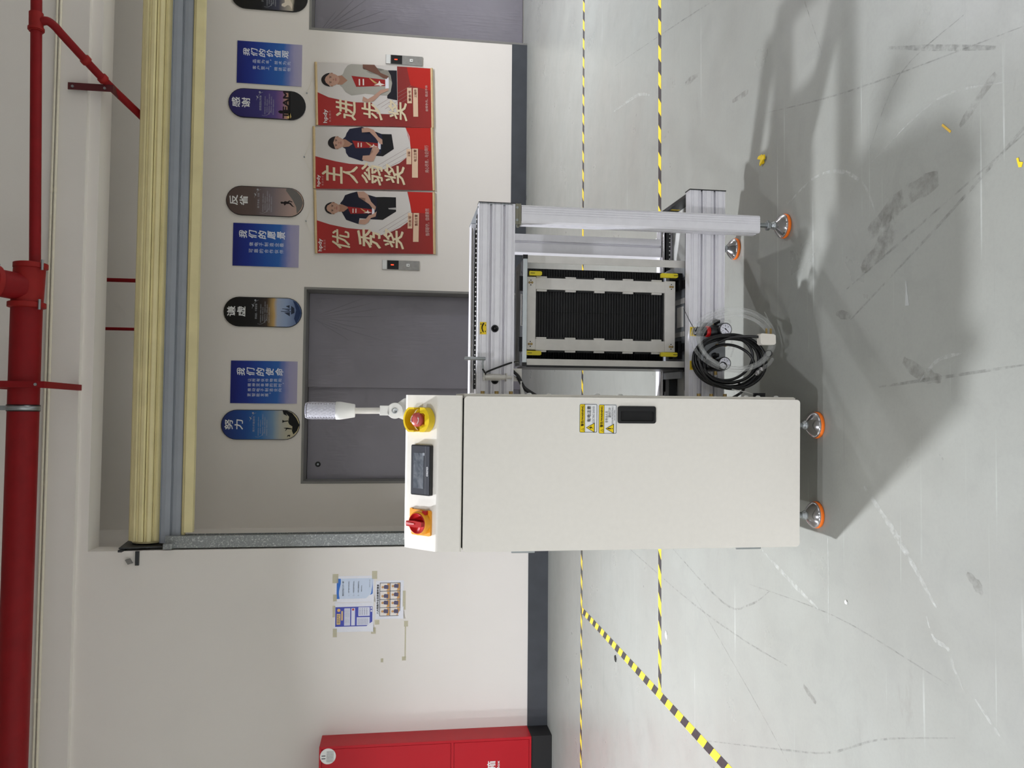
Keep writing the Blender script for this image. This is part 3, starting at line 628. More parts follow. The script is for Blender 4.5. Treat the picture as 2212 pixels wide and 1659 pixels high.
# ---- hanging award banners; u runs left to right, v top to bottom of the cloth
M_bred = grad('banner_red_print', [(0.0, (150, 30, 24)), (0.35, (128, 28, 22)), (0.7, (158, 32, 26)), (1, (168, 34, 28))], 2, 0.55, 0.06)
def banner(label, tl, tr, br, bl, quad, white, bright, texts, tags, logo, figure, slogan):
    (lx, tz), (rx, tz2), (rx2, bz2), (lx2, bz) = tl, tr, br, bl
    cx = (lx + rx) / 2
    t = thing('award_banner', (cx, YE, bz), label, 'banner', 'red award banners between the lift doors')
    q = quad                                               # print tracing frame: TL, TR, BR, BL
    def uv(p):
        x, y = p; v = (x - q[0][0]) / (q[3][0] - q[0][0])
        for _ in range(3):
            L = Vector(q[0]).lerp(Vector(q[3]), v); R = Vector(q[1]).lerp(Vector(q[2]), v)
            u = (y - L.y) / (R.y - L.y); ex = L.x + (R.x - L.x) * u; v += (x - ex) / (q[3][0] - q[0][0])
        return u, v
    def yb(v): return YE - 0.016 - 0.012 * math.sin(PI * min(1, max(0, v)))    # cloth bellies out a little
    def W(u, v):
        return (lx + (lx2 - lx) * v) * (1 - u) + (rx + (rx2 - rx) * v) * u, (tz + (bz - tz) * v) * (1 - u) + (tz2 + (bz2 - tz2) * v) * u
    def pt(u, v, k): x, z = W(u, v); return (x, yb(v) - 0.0006 * k, z)
    e = B(); n = 24
    vs = [pt(u, i / n, 0) for i in range(n + 1) for u in (0, 1)]
    e.add(vs, [(2 * i + 2, 2 * i + 3, 2 * i + 1, 2 * i) for i in range(n)], True)
    cloth = e.build('cloth', M_bred, t)
    def poly(name, polys, col, k, raw=False):
        e = B()
        for po in polys:
            bm = bmesh.new()
            f = bm.faces.new([bm.verts.new((*(p if raw else uv(p)), 0)) for p in po])
            bmesh.ops.triangulate(bm, faces=bm.faces[:])
            # cut on the belly so the print follows the cloth
            for i in range(1, 12):
                g = bm.verts[:] + bm.edges[:] + bm.faces[:]
                bmesh.ops.bisect_plane(bm, geom=g, plane_co=(0, i / 12, 0), plane_no=(0, 1, 0))
            bm.verts.index_update()
            pv = [pt(v.co.x, v.co.y, k) for v in bm.verts]; fs = []
            for fc in bm.faces:
                ix = [v.index for v in fc.verts]; nn = (Vector(pv[ix[1]]) - Vector(pv[ix[0]])).cross(Vector(pv[ix[2]]) - Vector(pv[ix[0]]))
                fs.append(tuple(ix) if nn.y < 0 else tuple(ix[::-1]))
            e.add(pv, fs); bm.free()
        return e.build(name, ink(col) if isinstance(col, tuple) else col, t)
    poly('pale_swoosh_print', [white], (208, 202, 196), 1)
    poly('bright_red_print', [bright], (186, 36, 26), 1)
    k = 2
    for name, polys, col in figure:
        poly(name, polys, col, k); k += 0.5
    at = lambda u, v: pt(u, 1 - v, 9)
    def box_uv(b4):                                        # traced box (x0,x1,y0,y1) -> u0,u1,v0,v1
        x0, x1, y0, y1 = b4; a = uv((x0, y1)); c = uv((x1, y0)); return a[0], c[0], 1 - c[1], 1 - a[1]
    e = B()
    for ch, b4 in texts: put_text(e, ch, *box_uv(b4), at, 0.012, 0.2)
    e.build('award_lettering', ink((222, 206, 172)), t)
    e = B(); put_text(e, logo[0], *box_uv(logo[1]), at, 0.02); e.build('logo_lettering', ink((236, 230, 226)), t)
    e = B(); put_text(e, logo[2], *box_uv(logo[3]), at, 0.0); put_text(e, slogan[0], *box_uv(slogan[1]), at, 0.006); e.build('slogan_lettering', ink((206, 168, 160)), t)
    for b4, s, tb in tags:
        x0, x1, y0, y1 = b4
        poly('name_tag_print', [[(x0, y0), (x1, y0), (x1, y1), (x0, y1)]], (222, 190, 160), 6)
        e = B(); put_text(e, s, *box_uv(tb), at, 0.008); e.build('tag_lettering', ink((104, 30, 24)), t)
    for za, zb, xa, xb, ya in ((tz, tz2, lx, rx, 0), (bz, bz2, lx2, rx2, 1)):
        o = 0.014 if ya == 0 else -0.014
        B().cyl((xa - 0.001, YE - 0.016, za + o), (xb + 0.001, YE - 0.016, zb + o), 0.0145, 14).build('wooden_rod', M_wood, t)
    ax = (lx * 0.5 + rx * 0.5)
    B().tube([(lx + .12, YE - .016, tz + .028), (ax, YE - .012, tz + .125), (rx - .12, YE - .016, tz2 + .028)], 0.0016, 4).build('hanging_cord', M_conduit, t)
    B().lathe([(0.008, 0), (0.008, 0.012)], (ax, YE - .012, tz + .127), (0, -1, 0), 8).build('wall_pin', M_zinc, t)
SKIN, SKIN2, HAIR, NAVY, NAVY2, BLK = (186, 146, 126), (166, 124, 102), (28, 22, 22), (26, 28, 52), (18, 18, 38), (16, 15, 18)
def arms_last(f): return [q for q in f if 'arm_' not in q[0]] + [q for q in f if 'arm_' in q[0]]
def award(x, y, s=1.0, w=1.0):                              # the star award each man holds, traced once
    T = lambda p: (x + p[0] * s, y + p[1] * s * w)
    red = [(0, 0), (520, 65), (515, 160), (70, 170)]
    base = [(515, 25), (568, 30), (568, 195), (515, 200)]
    star = [(340, 150), (405, 120), (425, 75), (445, 118), (510, 140), (460, 150), (445, 162), (415, 150)]
    rib = [(265, 35), (300, 50), (345, 105), (400, 120), (360, 125), (310, 85)]
    tx = [[(110 + i * 60, 50), (130 + i * 60, 50), (130 + i * 60, 148), (110 + i * 60, 148)] for i in range(2)]
    return [('award_print', [[T(p) for p in red]], (150, 28, 26)), ('award_base_print', [[T(p) for p in base]], (226, 226, 232)),
            ('award_star_print', [[T(p) for p in star]] + [[T(p) for p in q] for q in tx], (226, 216, 206)), ('award_ribbon_print', [[T(p) for p in rib]], (206, 168, 110))]
def face(c, rx, ry, tilt=0.0, hair=0.4):
    cx, cy = c; ell = lambda a, kx=1.0, ky=1.0: (cx + rx * kx * math.cos(a), cy + ry * ky * math.sin(a) + tilt * rx * kx * math.cos(a))
    sk = [ell(2 * PI * k / 24) for k in range(24)]
    hr = [ell(a, 1.16, 1.12) for a in [PI * 0.5 + PI * 0.03 + (PI * 0.94) * k / 12 for k in range(13)]] + [ell(PI * 1.42, 0.9, 0.95), (cx - rx * hair, cy - ry * 0.45 - tilt * rx * hair), (cx - rx * (hair + 0.12), cy), (cx - rx * hair, cy + ry * 0.45 - tilt * rx * hair), ell(PI * 0.58, 0.9, 0.95)]
    def blob(dx, dy, a, b): return [(cx + dx * rx + a * math.cos(2 * PI * k / 8), cy + dy * ry + tilt * dx * rx + b * math.sin(2 * PI * k / 8)) for k in range(8)]
    return [('face_print', [sk], SKIN), ('hair_print', [hr], HAIR),
            ('eye_print', [blob(-0.02, -0.42, 6, 15), blob(-0.02, 0.42, 6, 15), blob(-0.17, -0.42, 4, 22), blob(-0.17, 0.42, 4, 22)], (52, 36, 34)),
            ('nose_print', [blob(0.30, 0.0, 14, 14)], SKIN2), ('mouth_print', [blob(0.56, 0.0, 6, 28)], (150, 84, 80)),
            ('ear_print', [blob(0.08, -1.02, 22, 9), blob(0.08, 1.02, 22, 9)], SKIN2)]
# right banner
fig = [('trousers_print', [[(1262, 248), (1400, 250), (1400, 712), (1245, 680)]], (22, 20, 30)),
       ('upper_arm_print', [[(880, 158), (1060, 165), (1150, 290), (1275, 345), (1240, 385), (1190, 372), (1110, 318), (990, 215), (880, 218)]], (112, 76, 62)),
       ('lower_arm_print', [[(862, 725), (960, 742), (1040, 722), (1150, 612), (1270, 562), (1262, 528), (1150, 552), (1040, 640), (950, 692), (878, 650)]], SKIN),
       ('shirt_print', [[(530, 330), (575, 300), (605, 225), (650, 168), (710, 148), (872, 160), (888, 190), (862, 242), (1000, 262), (1265, 248), (1305, 330), (1325, 450), (1300, 580), (1245, 640), (1190, 560), (1040, 622), (905, 606), (850, 614), (700, 632), (615, 580), (560, 500), (520, 470), (640, 400)]], (166, 162, 152)),
       ('shirt_shade_print', [[(930, 262), (1265, 250), (1300, 330), (1318, 420), (1200, 330), (1000, 300)]], (140, 136, 126)),
       ('neck_print', [[(480, 330), (560, 320), (645, 400), (560, 465), (490, 460)]], SKIN2)] + award(705, 330) + face((395, 385), 128, 95, 0.0, 0.62)
lines1 = [('line_print', [[(1090 + 60 * i, 790 + 25 * i), (1620, 480 + 55 * i), (1620, 484 + 55 * i), (1090 + 60 * i, 795 + 25 * i)] for i in range(4)], (150, 120, 116))]
banner('red award banner reading 进步奖 with a man in a grey shirt, rightmost of three', (3.147, 2.300), (3.842, 2.325), (3.862, 1.092), (3.192, 1.072),
       [(188, 1075), (188, 115), (1922, 215), (1925, 1135)],
       [(188, 116), (1405, 185), (1405, 935), (1300, 926), (1085, 915), (1010, 745), (750, 735), (550, 700), (350, 650), (188, 570)],
       [(1555, 195), (1921, 216), (1922, 560), (1610, 480)],
       [('进', (465, 760, 705, 980)), ('步', (855, 1165, 750, 985)), ('奖', (1265, 1545, 735, 1000))],
       [((1555, 1625, 518, 758), '雷金书', (1575, 1612, 565, 725)), ((1645, 1720, 522, 965), '工程师', (1665, 1702, 545, 668))],
       ('hpdy', (268, 340, 840, 1042), '惠 | 普 | 德 | 亿', (355, 386, 860, 1028)), lines1 + arms_last(fig), ('奋楫争先，稳进不休', (1836, 1876, 480, 886)))
# middle banner (traced 1515 lower for the second half)
o = 1514.7
fig = [('trousers_print', [[(1160, 1235), (1330, 1240), (1365, 1470), (1200, 1585), (1000, 1570), (1000, 1300)]], BLK),
       ('upper_arm_print', [[(880, 1148), (960, 1135), (1060, 1170), (1130, 1280), (1190, 1325), (1195, 1400), (1150, 1390), (1090, 1300), (1000, 1205), (885, 1212)]], SKIN),
       ('lower_arm_print', [[(890, o + 125), (1000, o + 155), (1060, o + 150), (1095, o + 60), (1145, o - 10), (1140, 1460), (1060, 1420), (1030, 1480), (1075, 1540), (1060, o), (1000, o + 55), (900, o + 62)]], SKIN),
       ('shirt_print', [[(600, 1310), (640, 1270), (655, 1220), (700, 1150), (880, 1122), (895, 1190), (885, 1222), (1180, 1235), (1190, 1300), (1170, 1540), (1000, 1572), (915, 1590), (905, 1655), (885, 1660), (690, 1590), (650, 1530), (640, 1465), (600, 1440), (745, 1385)]], NAVY),
       ('neck_print', [[(590, 1310), (640, 1315), (745, 1390), (690, 1430), (600, 1440)]], SKIN2)] + award(740, 1335, 0.75, 0.95) + face((510, 1368), 112, 92, 0.03, 0.34)
lines2 = [('line_print', [[(1130 + 70 * i, o + 205 + 20 * i), (1590, 1440 + 70 * i), (1590, 1445 + 70 * i), (1130 + 70 * i, o + 211 + 20 * i)] for i in range(3)], (150, 128, 128))]
banner('red award banner reading 主人翁奖 with a young man in navy, middle of three', (2.447, 2.315), (3.130, 2.332), (3.190, 1.080), (2.487, 1.050),
       [(205, o + 575), (190, 1105), (1925, 1140), (1955, o + 595)],
       [(190, 1106), (1540, 1136), (1600, 1270), (1620, 1470), (1560, 1600), (1450, o + 175), (1300, o + 245), (1170, o + 285), (1050, o + 262), (970, o + 215), (900, o + 200), (700, o + 185), (500, o + 145), (350, o + 105), (195, o + 60)],
       [(1545, 1136), (1920, 1142), (1925, 1500), (1622, 1450)],
       [('主', (300, 592, o + 215, o + 470)), ('人', (612, 825, o + 205, o + 470)), ('翁', (890, 1190, o + 190, o + 505)), ('奖', (1232, 1525, o + 210, o + 487))],
       [((1555, 1630, 1470, o + 193), '王聪', (1575, 1612, 1510, 1590)), ((1640, 1730, 1465, o + 400), '电工主管', (1668, 1706, 1480, o + 150))],
       ('hpdy', (222, 276, o + 360, o + 540), '惠 | 普 | 德 | 亿', (296, 322, o + 375, o + 526)), lines2 + arms_last(fig), ('用心尽责，与企同行', (1840, 1886, 1415, o + 322)))
fig = [('trousers_print', [[(1000, 700), (1200, 695), (1385, 700), (1390, 920), (1190, 1050), (1000, 1040)]], BLK),
       ('trouser_gap_print', [[(1270, 868), (1385, 858), (1390, 892), (1280, 884)]], (170, 166, 162)),
       ('upper_arm_print', [[(800, 618), (900, 614), (960, 660), (1010, 770), (1085, 850), (1075, 900), (1030, 870), (985, 812), (920, 715), (825, 705)]], SKIN),
       ('lower_arm_print', [[(828, 1112), (920, 1124), (970, 1092), (1010, 1022), (1082, 1000), (1098, 920), (1045, 960), (980, 980), (930, 1040), (845, 1048)]], SKIN),
       ('shirt_print', [[(545, 800), (590, 740), (620, 670), (700, 640), (798, 614), (828, 690), (838, 712), (1000, 705), (1090, 700), (1110, 1045), (840, 1025), (825, 1116), (640, 1050), (590, 960), (570, 925), (670, 868)]], NAVY2),
       ('neck_print', [[(525, 815), (575, 810), (680, 860), (600, 925), (525, 925)]], SKIN2)] + award(655, 845, 0.72, 0.92) + face((440, 870), 105, 84, 0.0, 0.78)
lines3 = [('line_print', [[(1130 + 70 * i, 1210 + 20 * i), (1600, 910 + 60 * i), (1600, 915 + 60 * i), (1130 + 70 * i, 1216 + 20 * i)] for i in range(3)], (150, 128, 128))]
banner('red award banner reading 优秀奖 with a stocky man in navy, leftmost of three', (1.742, 2.284), (2.432, 2.310), (2.467, 1.052), (1.778, 1.036),
       [(215, 1560), (190, 590), (1940, 615), (1970, 1570)],
       [(190, 592), (1555, 612), (1600, 800), (1625, 950), (1570, 1080), (1450, 1170), (1300, 1240), (1170, 1285), (1050, 1250), (980, 1200), (850, 1195), (650, 1175), (400, 1120), (205, 1055)],
       [(1560, 612), (1939, 618), (1940, 950), (1630, 930)],
       [('优', (440, 692, 1210, 1490)), ('秀', (820, 1155, 1200, 1475)), ('奖', (1212, 1505, 1205, 1475))],
       [((1570, 1640, 940, 1180), '邓友军', (1585, 1622, 985, 1150)), ((1655, 1740, 940, 1385), '售后主管', (1678, 1718, 965, 1140))],
       ('hpdy', (230, 292, 1340, 1530), '惠 | 普 | 德 | 亿', (308, 340, 1355, 1515)), lines3 + arms_last(fig), ('恪尽职守，佳绩斐然', (1845, 1895, 870, 1292)))

# ---- paper notices on the left wall
def notice(name, x0, x1, z0, z1, label):
    t = thing(name, ((x0 + x1) / 2, YN, z0), label, 'notice', 'paper notices taped to the wall')
    e = B(); n = 8                                          # one free corner curls off the wall
    vs = []; 
    for i in range(n + 1):
        for j in range(n + 1):
            u, v = i / n, j / n; c = max(0, v - 0.85) * max(0, 0.3 - u) * 0.5
            vs.append((x0 + (x1 - x0) * u, YN - 0.0016 - c, z1 - (z1 - z0) * v))
    e.add(vs, [(i * (n + 1) + j, i * (n + 1) + j + 1, (i + 1) * (n + 1) + j + 1, (i + 1) * (n + 1) + j) for i in range(n) for j in range(n)], True)
    e.build('sheet', M_paper, t); return t
def strips(t, boxes):
    for x0, x1, z0, z1 in boxes: B().box(x0, x1, YN - 0.0034, YN - 0.0026, z0, z1).build('tape_strip', M_tape, t)
Pn = lambda k: plane_y(YN - 0.0022 - 0.0004 * k)
# upper right sheet: blue three-line notice
t = notice('paper_notice', -1.672, -1.440, 1.580, 1.921, 'white sheet with blue-bordered three-line notice, upper right of the taped papers')
x0, x1, z0, z1 = -1.640, -1.462, 1.592, 1.908
B().flat([(x0, z0), (x1, z0), (x1, z1), (x0, z1)], YN - 0.0022).build('pale_panel_print', ink((206, 218, 236)), t)
cur = [(x0 + (x1 - x0) * k / 10, z1 - 0.028 + 0.008 * math.sin(k * 0.55)) for k in range(11)]
B().flat([(x0, z1)] + cur + [(x1, z1)], YN - 0.0026).flat([(x0, z0), (x0, z0 + 0.035), (x0 + 0.05, z0 + 0.012), (x0 + 0.11, z0 + 0.004), (x1, z0)], YN - 0.0026).build('blue_band_print', ink((62, 116, 200)), t)
e = B()
put_text(e, '相关方作业“三个一律”', x0 + 0.025, x1 - 0.02, z1 - 0.064, z1 - 0.048, Pn(2), 0.01)
for i, s in enumerate(('一、一律严格执行安全培训、', '二、一律按照操作规程作业、', '三、一律停止违章指挥作业、')): put_text(e, s, x0 + 0.022, x1 - 0.022, z1 - 0.112 - i * 0.042, z1 - 0.100 - i * 0.042, Pn(2))
put_text(e, '确保现场安全。', x0 + 0.06, x1 - 0.06, z1 - 0.222, z1 - 0.212, Pn(2)); put_text(e, '安全生产办公室', x1 - 0.08, x1 - 0.012, z0 + 0.024, z0 + 0.030, Pn(2))
e.build('notice_lettering', ink((56, 58, 66)), t)
strips(t, [(-1.50, -1.42, 1.895, 1.945), (-1.47, -1.40, 1.555, 1.60), (-1.66, -1.60, 1.905, 1.938)])
# lower-left sheet: purple programme
t = notice('paper_notice', -1.932, -1.676, 1.582, 1.922, 'white sheet with violet programme print, lower left of the taped papers')
x0, x1, z0, z1 = -1.885, -1.712, 1.592, 1.916
B().flat([(x0, z0), (x1, z0), (x1, z1), (x0, z1)], YN - 0.0022).build('violet_print', ink((78, 86, 176)), t)
e = B()
for u0, u1, v0, v1 in ((0.05, 0.93, 0.24, 0.40), (0.05, 0.93, 0.43, 0.53), (0.05, 0.46, 0.58, 0.93), (0.52, 0.97, 0.62, 0.93), (0.72, 0.82, 0.95, 0.99), (0.87, 0.97, 0.95, 0.99)):
    e.flat([(x0 + u0 * (x1 - x0), z1 - v1 * (z1 - z0)), (x0 + u1 * (x1 - x0), z1 - v1 * (z1 - z0)), (x0 + u1 * (x1 - x0), z1 - v0 * (z1 - z0)), (x0 + u0 * (x1 - x0), z1 - v0 * (z1 - z0))], YN - 0.0026)
e.build('white_panel_print', ink((222, 224, 238)), t)
B().flat([(x0 + .02, z1 - .045), (x1 - .06, z1 - .045), (x1 - .06, z1 - .012), (x0 + .02, z1 - .012)], YN - .0026).flat([(x0 + .055, z1 - .066), (x1 - .035, z1 - .066), (x1 - .035, z1 - .052), (x0 + .055, z1 - .052)], YN - .0026).build('title_band_print', ink((228, 196, 132)), t)
e = B()
put_text(e, '安全生产月', x0 + .03, x1 - .07, z1 - .041, z1 - .016, Pn(2), 0.012)
for i in range(4): put_text(e, '人人讲安全个个会应急生命至上', x0 + .014, x1 - .016, z1 - .088 - i * .011, z1 - .082 - i * .011, Pn(2))
for i in range(7): put_text(e, '活动安排内容如下', x0 + .013, x0 + .072, z1 - .205 - i * .013, z1 - .198 - i * .013, Pn(2))
for i in range(4): put_text(e, '现场参与', x0 + .10, x1 - .012, z1 - .22 - i * .02, z1 - .21 - i * .02, Pn(2))
e.build('notice_lettering', ink((72, 76, 110)), t)
B().lathe([(0.014, 0), (0.014, .0003)], (x1 - .028, YN - .0026, z1 - .030), (0, -1, 0), 14).build('emblem_print', ink((236, 188, 110)), t)
B().lathe([(0.010, 0), (0.010, .0003)], (x1 - .024, YN - .0030, z1 - .155), (0, -1, 0), 12).build('mark_print', ink((190, 74, 70)), t)
strips(t, [(-1.975, -1.90, 1.90, 1.935), (-1.80, -1.70, 1.918, 1.94), (-1.955, -1.90, 1.56, 1.60)])
# eight-picture sheet
t = notice('paper_notice', -1.826, -1.488, 1.318, 1.565, 'white sheet with eight framed cartoon pictures, lowest of the taped papers')
e = B()
gx0, gx1, gz0, gz1 = -1.800, -1.508, 1.348, 1.528
e = B()
for r in range(3): z = gz0 + (gz1 - gz0) * r / 2; e.flat([(gx0, z - .002), (gx1, z - .002), (gx1, z + .002), (gx0, z + .002)], YN - .0030)
for c in range(5): x = gx0 + (gx1 - gx0) * c / 4; e.flat([(x - .002, gz0), (x + .002, gz0), (x + .002, gz1), (x - .002, gz1)], YN - .0030)
e.build('grid_print', ink((40, 34, 32)), t)
cells = B(); cols = [[], [], []]
bgs, fgs, sk_ = B(), B(), B()
rnd = random.Random(5)
for r in range(2):
    for c in range(4):
        xa = gx0 + (gx1 - gx0) * c / 4 + .004; xb = xa + (gx1 - gx0) / 4 - .008; za = gz0 + (gz1 - gz0) * r / 2 + .004; zb = za + (gz1 - gz0) / 2 - .008
        bgs.flat([(xa, za), (xb, za), (xb, za + .022), (xa + .01, za + .022), (xa, za + .03)], YN - .0026)
        cells.flat([(xa, za), (xb, za), (xb, zb), (xa, zb)], YN - .0023)
        mx_ = (xa + xb) / 2 + rnd.uniform(-.008, .008)
        fgs.flat([(mx_ - .018, za + .012), (mx_ + .016, za + .010), (mx_ + .02, za + .045), (mx_ + .004, za + .055), (mx_ - .014, za + .05)], YN - .0029)
        sk_.flat([(mx_ + .011 * math.cos(2 * PI * k / 8), za + .062 + .011 * math.sin(2 * PI * k / 8)) for k in range(8)], YN - .0031)
cells.build('cell_print', ink((236, 228, 220)), t); bgs.build('caption_print', ink((214, 160, 96)), t); fgs.build('scene_print', ink((96, 92, 116)), t); sk_.build('figure_print', ink((206, 160, 110)), t)
e = B(); put_text(e, '八大特殊作业风险管控清单', -1.782, -1.520, 1.536, 1.556, Pn(2), 0.016); e.build('notice_lettering', ink((38, 38, 42)), t)
strips(t, [(-1.75, -1.58, 1.300, 1.325)])
for (x0, x1, z0, z1), lb in (((-1.875, -1.835, 1.53, 1.57), 'small yellowed tape scrap beside the eight-picture sheet'), ((-1.90, -1.85, 1.275, 1.31), 'square yellowed tape scrap below left of the eight-picture sheet'),
                       ((-2.18, -1.90, 1.292, 1.303), 'long thin line of old tape left on the wall below the papers'), ((-2.21, -2.175, 1.49, 1.512), 'pale tape scrap left of the papers, upper of two'), ((-2.20, -2.165, 1.29, 1.325), 'pale tape scrap left of the papers, lower of two')):
    o = B().box(x0, x1, YN - 0.0018, YN - 0.0008, z0, z1).build('tape_scrap', M_tape, None, base=((x0 + x1) / 2, YN, z0)); tag(o, lb, 'tape', 'tape remnants on the wall')

# ================================================================== floor markings
for nm, bx, m, lb in (('floor_tape', (XL, XR, 5.755, 5.800), hazard('hazard_stripes', 1, -1), 'far yellow and black floor tape line parallel to the wall'),
                      ('floor_tape', (-1.44, XR, 3.957, 4.002), MATS.get('x') or hazard('hazard_stripes_near', 1, -1), 'near yellow and black floor tape line passing under the machine'),
                      ('floor_tape', (-1.474, -1.427, -4.0, 5.755), hazard('hazard_stripes_cross', 1, 1), 'yellow and black floor tape running from the far line towards the viewer')):
    z = 0.0012 if nm and bx[0] > -1.46 else 0.0016
    e = B(); n = 60; x0, x1, y0, y1 = bx
    o = B().box(x0, x1, y0, y1, 0.0002, z).build(nm, m, None, base=((x0 + x1) / 2, (y0 + y1) / 2, 0)); tag(o, lb, 'tape', 'hazard tape lines on the floor')
# long marks and scuffs worn into the floor paint
def ribbon(b, pts, w, z=0.0006, n=5):
    P = smooth_path([(x, y, z) for x, y in pts], n); m = len(P)
    vs = []
    for i, p in enumerate(P):
        t_ = (P[min(i + 1, m - 1)] - P[max(i - 1, 0)]).normalized(); nn = Vector((-t_.y, t_.x, 0))
        k = w * (0.35 + 0.65 * math.sin(PI * (i + 0.5) / m)) * random.uniform(0.7, 1.2)
        vs += [p + nn * k, p - nn * k]
    b.add(vs, [(2 * i, 2 * i + 1, 2 * i + 3, 2 * i + 2) for i in range(m - 1)])
def scuff_mat(name, rgb, a, sc):
    m = bpy.data.materials.new(name); m.use_nodes = True; t = NT(m); p = t.add('ShaderNodeNewGeometry').outputs['Position']
    t.b.inputs['Base Color'].default_value = (*lin(rgb), 1); t.b.inputs['Roughness'].default_value = 0.7
    t.link(t.ramp(t.noise(sc, 5, 0.7, vec=p), [(0.42, (0,) * 3), (0.68, (a,) * 3)]), t.b.inputs['Alpha']); return m
dk, lt, st = B(), B(), B()
for pts, w_ in (([(-0.65, 2.91), (-0.62, 2.31), (-0.65, 1.89), (-0.66, 1.79)], .004), ([(-1.44, 3.38), (-1.19, 2.69), (-1.06, 2.35), (-0.91, 2.08), (-0.78, 1.77)], .006), ([(-0.8, 3.55), (-1.1, 2.83), (-1.25, 2.52)], .004),
              ([(0.39, 2.24), (0.63, 1.52)], .006), ([(1.16, 2.77), (1.01, 2.21), (0.87, 1.52)], .004), ([(0.09, 2.06), (0.12, 1.53)], .007), ([(-0.76, 4.84), (-0.86, 3.61), (-0.88, 2.99), (-0.87, 2.61)], .007), ([(-0.64, 3.87), (-0.78, 3.17), (-0.73, 2.91), (-0.62, 2.71)], .007),
              ([(0.3, 2.2), (0.52, 1.75), (0.70, 1.42)], .008), ([(1.05, 2.0), (0.86, 1.6)], .012), ([(0.78, 2.1), (0.95, 1.95), (0.99, 1.7)], .004), ([(2.3, 4.9), (1.9, 3.4), (1.7, 2.8)], .005), ([(2.6, 3.2), (1.9, 2.7), (1.2, 2.35)], .005)):
    ribbon(dk, pts, w_ * 0.6)
for pts, w_ in (([(-0.51, 1.87), (-0.56, 1.84), (-0.57, 1.79), (-0.61, 1.77), (-0.66, 1.73)], .006), ([(-0.38, 2.34), (-0.5, 2.338), (-0.65, 2.34)], .0035), ([(0.76, 2.59), (0.8, 2.4), (0.77, 2.24), (0.69, 2.12), (0.6, 2.07)], .006), ([(0.1, 1.88), (0.15, 1.81), (0.16, 1.72)], .005),
              ([(-0.2, 2.14), (-0.33, 1.98), (-0.48, 1.83)], .010), ([(-0.5, 2.8), (-0.58, 2.55), (-0.62, 2.4)], .008), ([(-0.66, 1.70), (-0.72, 1.62)], .005), ([(0.55, 4.6), (0.62, 4.2), (0.5, 3.75)], .006), ([(2.0, 4.9), (1.9, 4.4), (1.8, 4.15)], .01), ([(0.75, 2.08), (0.82, 1.8), (0.76, 1.55)], .003), ([(0.60, 3.56), (0.48, 3.42), (0.36, 3.36)], .01)):
    ribbon(lt, pts, w_)
for pts, w_ in (([(0.54, 2.10), (0.60, 1.95), (0.615, 1.80)], .035), ([(0.44, 2.14), (0.5, 2.02), (0.56, 1.98)], .03), ([(0.16, 1.95), (0.12, 1.88), (0.10, 1.8)], .02), ([(-0.37, 1.72), (-0.39, 1.69), (-0.41, 1.67)], .012), ([(1.32, 3.05), (1.30, 2.9)], .012), ([(0.33, 2.28), (0.31, 2.2)], .012), ([(0.72, 1.72), (0.80, 1.60)], .012), ([(-0.9, 2.5), (-0.93, 2.42)], .01), ([(1.63, 3.6), (1.60, 3.42)], .014)):
    ribbon(st, pts, w_ * 1.1)
dk.build('scuff_mark', scuff_mat('rubber_scuff', (98, 97, 93), 0.34, 34), fl, kind='stuff'); lt.build('scratch_mark', scuff_mat('pale_scratch', (214, 216, 210), 0.45, 40), fl, kind='stuff'); st.build('stain_mark', scuff_mat('brown_stain', (98, 91, 84), 0.34, 20), fl, kind='stuff')
# bits of litter
def scrap(name, x, y, pts, h, m, label, cat='scrap'):
    o = B().prism([(x + a, y + b_) for a, b_ in pts], 'z', 0.0003, h).build(name, m, None, base=(x, y, 0)); tag(o, label, cat); return o
t = thing('tape_wad', (0.985, 2.775, 0), 'crumpled yellow tape wad on the floor right of the machine', 'scrap')
for dx, dy, a in ((0, 0, .3), (.008, .012, 1.1), (-.006, -.008, 2.0)):
    c_, s_ = math.cos(a), math.sin(a); q = [(-.022, -.007), (.004, -.010), (.02, -.002), (.024, .008), (-.004, .006), (-.018, .009)]
    B().prism([(0.985 + dx + u * c_ - v * s_, 2.775 + dy + u * s_ + v * c_) for u, v in q], 'z', 0.0004 + a * .002, 0.002 + a * .004).build('folded_piece', M_yel3, t)
scrap('tape_strip', 0.732, 1.768, [(-.016, -.014), (-.012, -.018), (.017, .012), (.013, .016)], 0.0016, mat('dull_yellow_tape', (222, 180, 60), 0.5), 'short yellow tape strip on the floor right of the machine foot')
scrap('tape_strip', 0.568, 1.534, [(-.010, -.004), (.0, -.008), (.004, .002), (.014, .004), (.014, .010), (-.008, .004)], 0.0016, M_yel3, 'torn bright yellow tape piece nearest the viewer')
scrap('clear_wedge', 0.34, 1.93, [(-.035, -.008), (.036, .004), (-.034, .008)], 0.0012, mat('cloudy_film', (196, 198, 194), 0.3, alpha=0.55), 'thin translucent plastic wedge lying on the floor')
scrap('black_chip', -1.521, 4.83, [(-.02, -.01), (.0, -.018), (.02, .0), (.006, .018), (-.012, .012)], 0.006, M_black, 'small black chip beside the crossing floor tape')
scrap('white_chip', -1.113, 3.874, [(-.02, -.01), (.002, -.014), (.022, .0), (.0, .016), (-.014, .008)], 0.004, M_white_pl, 'small white chip in front of the near floor tape')
scrap('white_bead', -0.56, 2.236, [(-.007, -.004), (.0, -.006), (.006, .0), (.002, .006), (-.005, .005)], 0.004, M_white_pl, 'tiny white bead on the floor left of the machine')

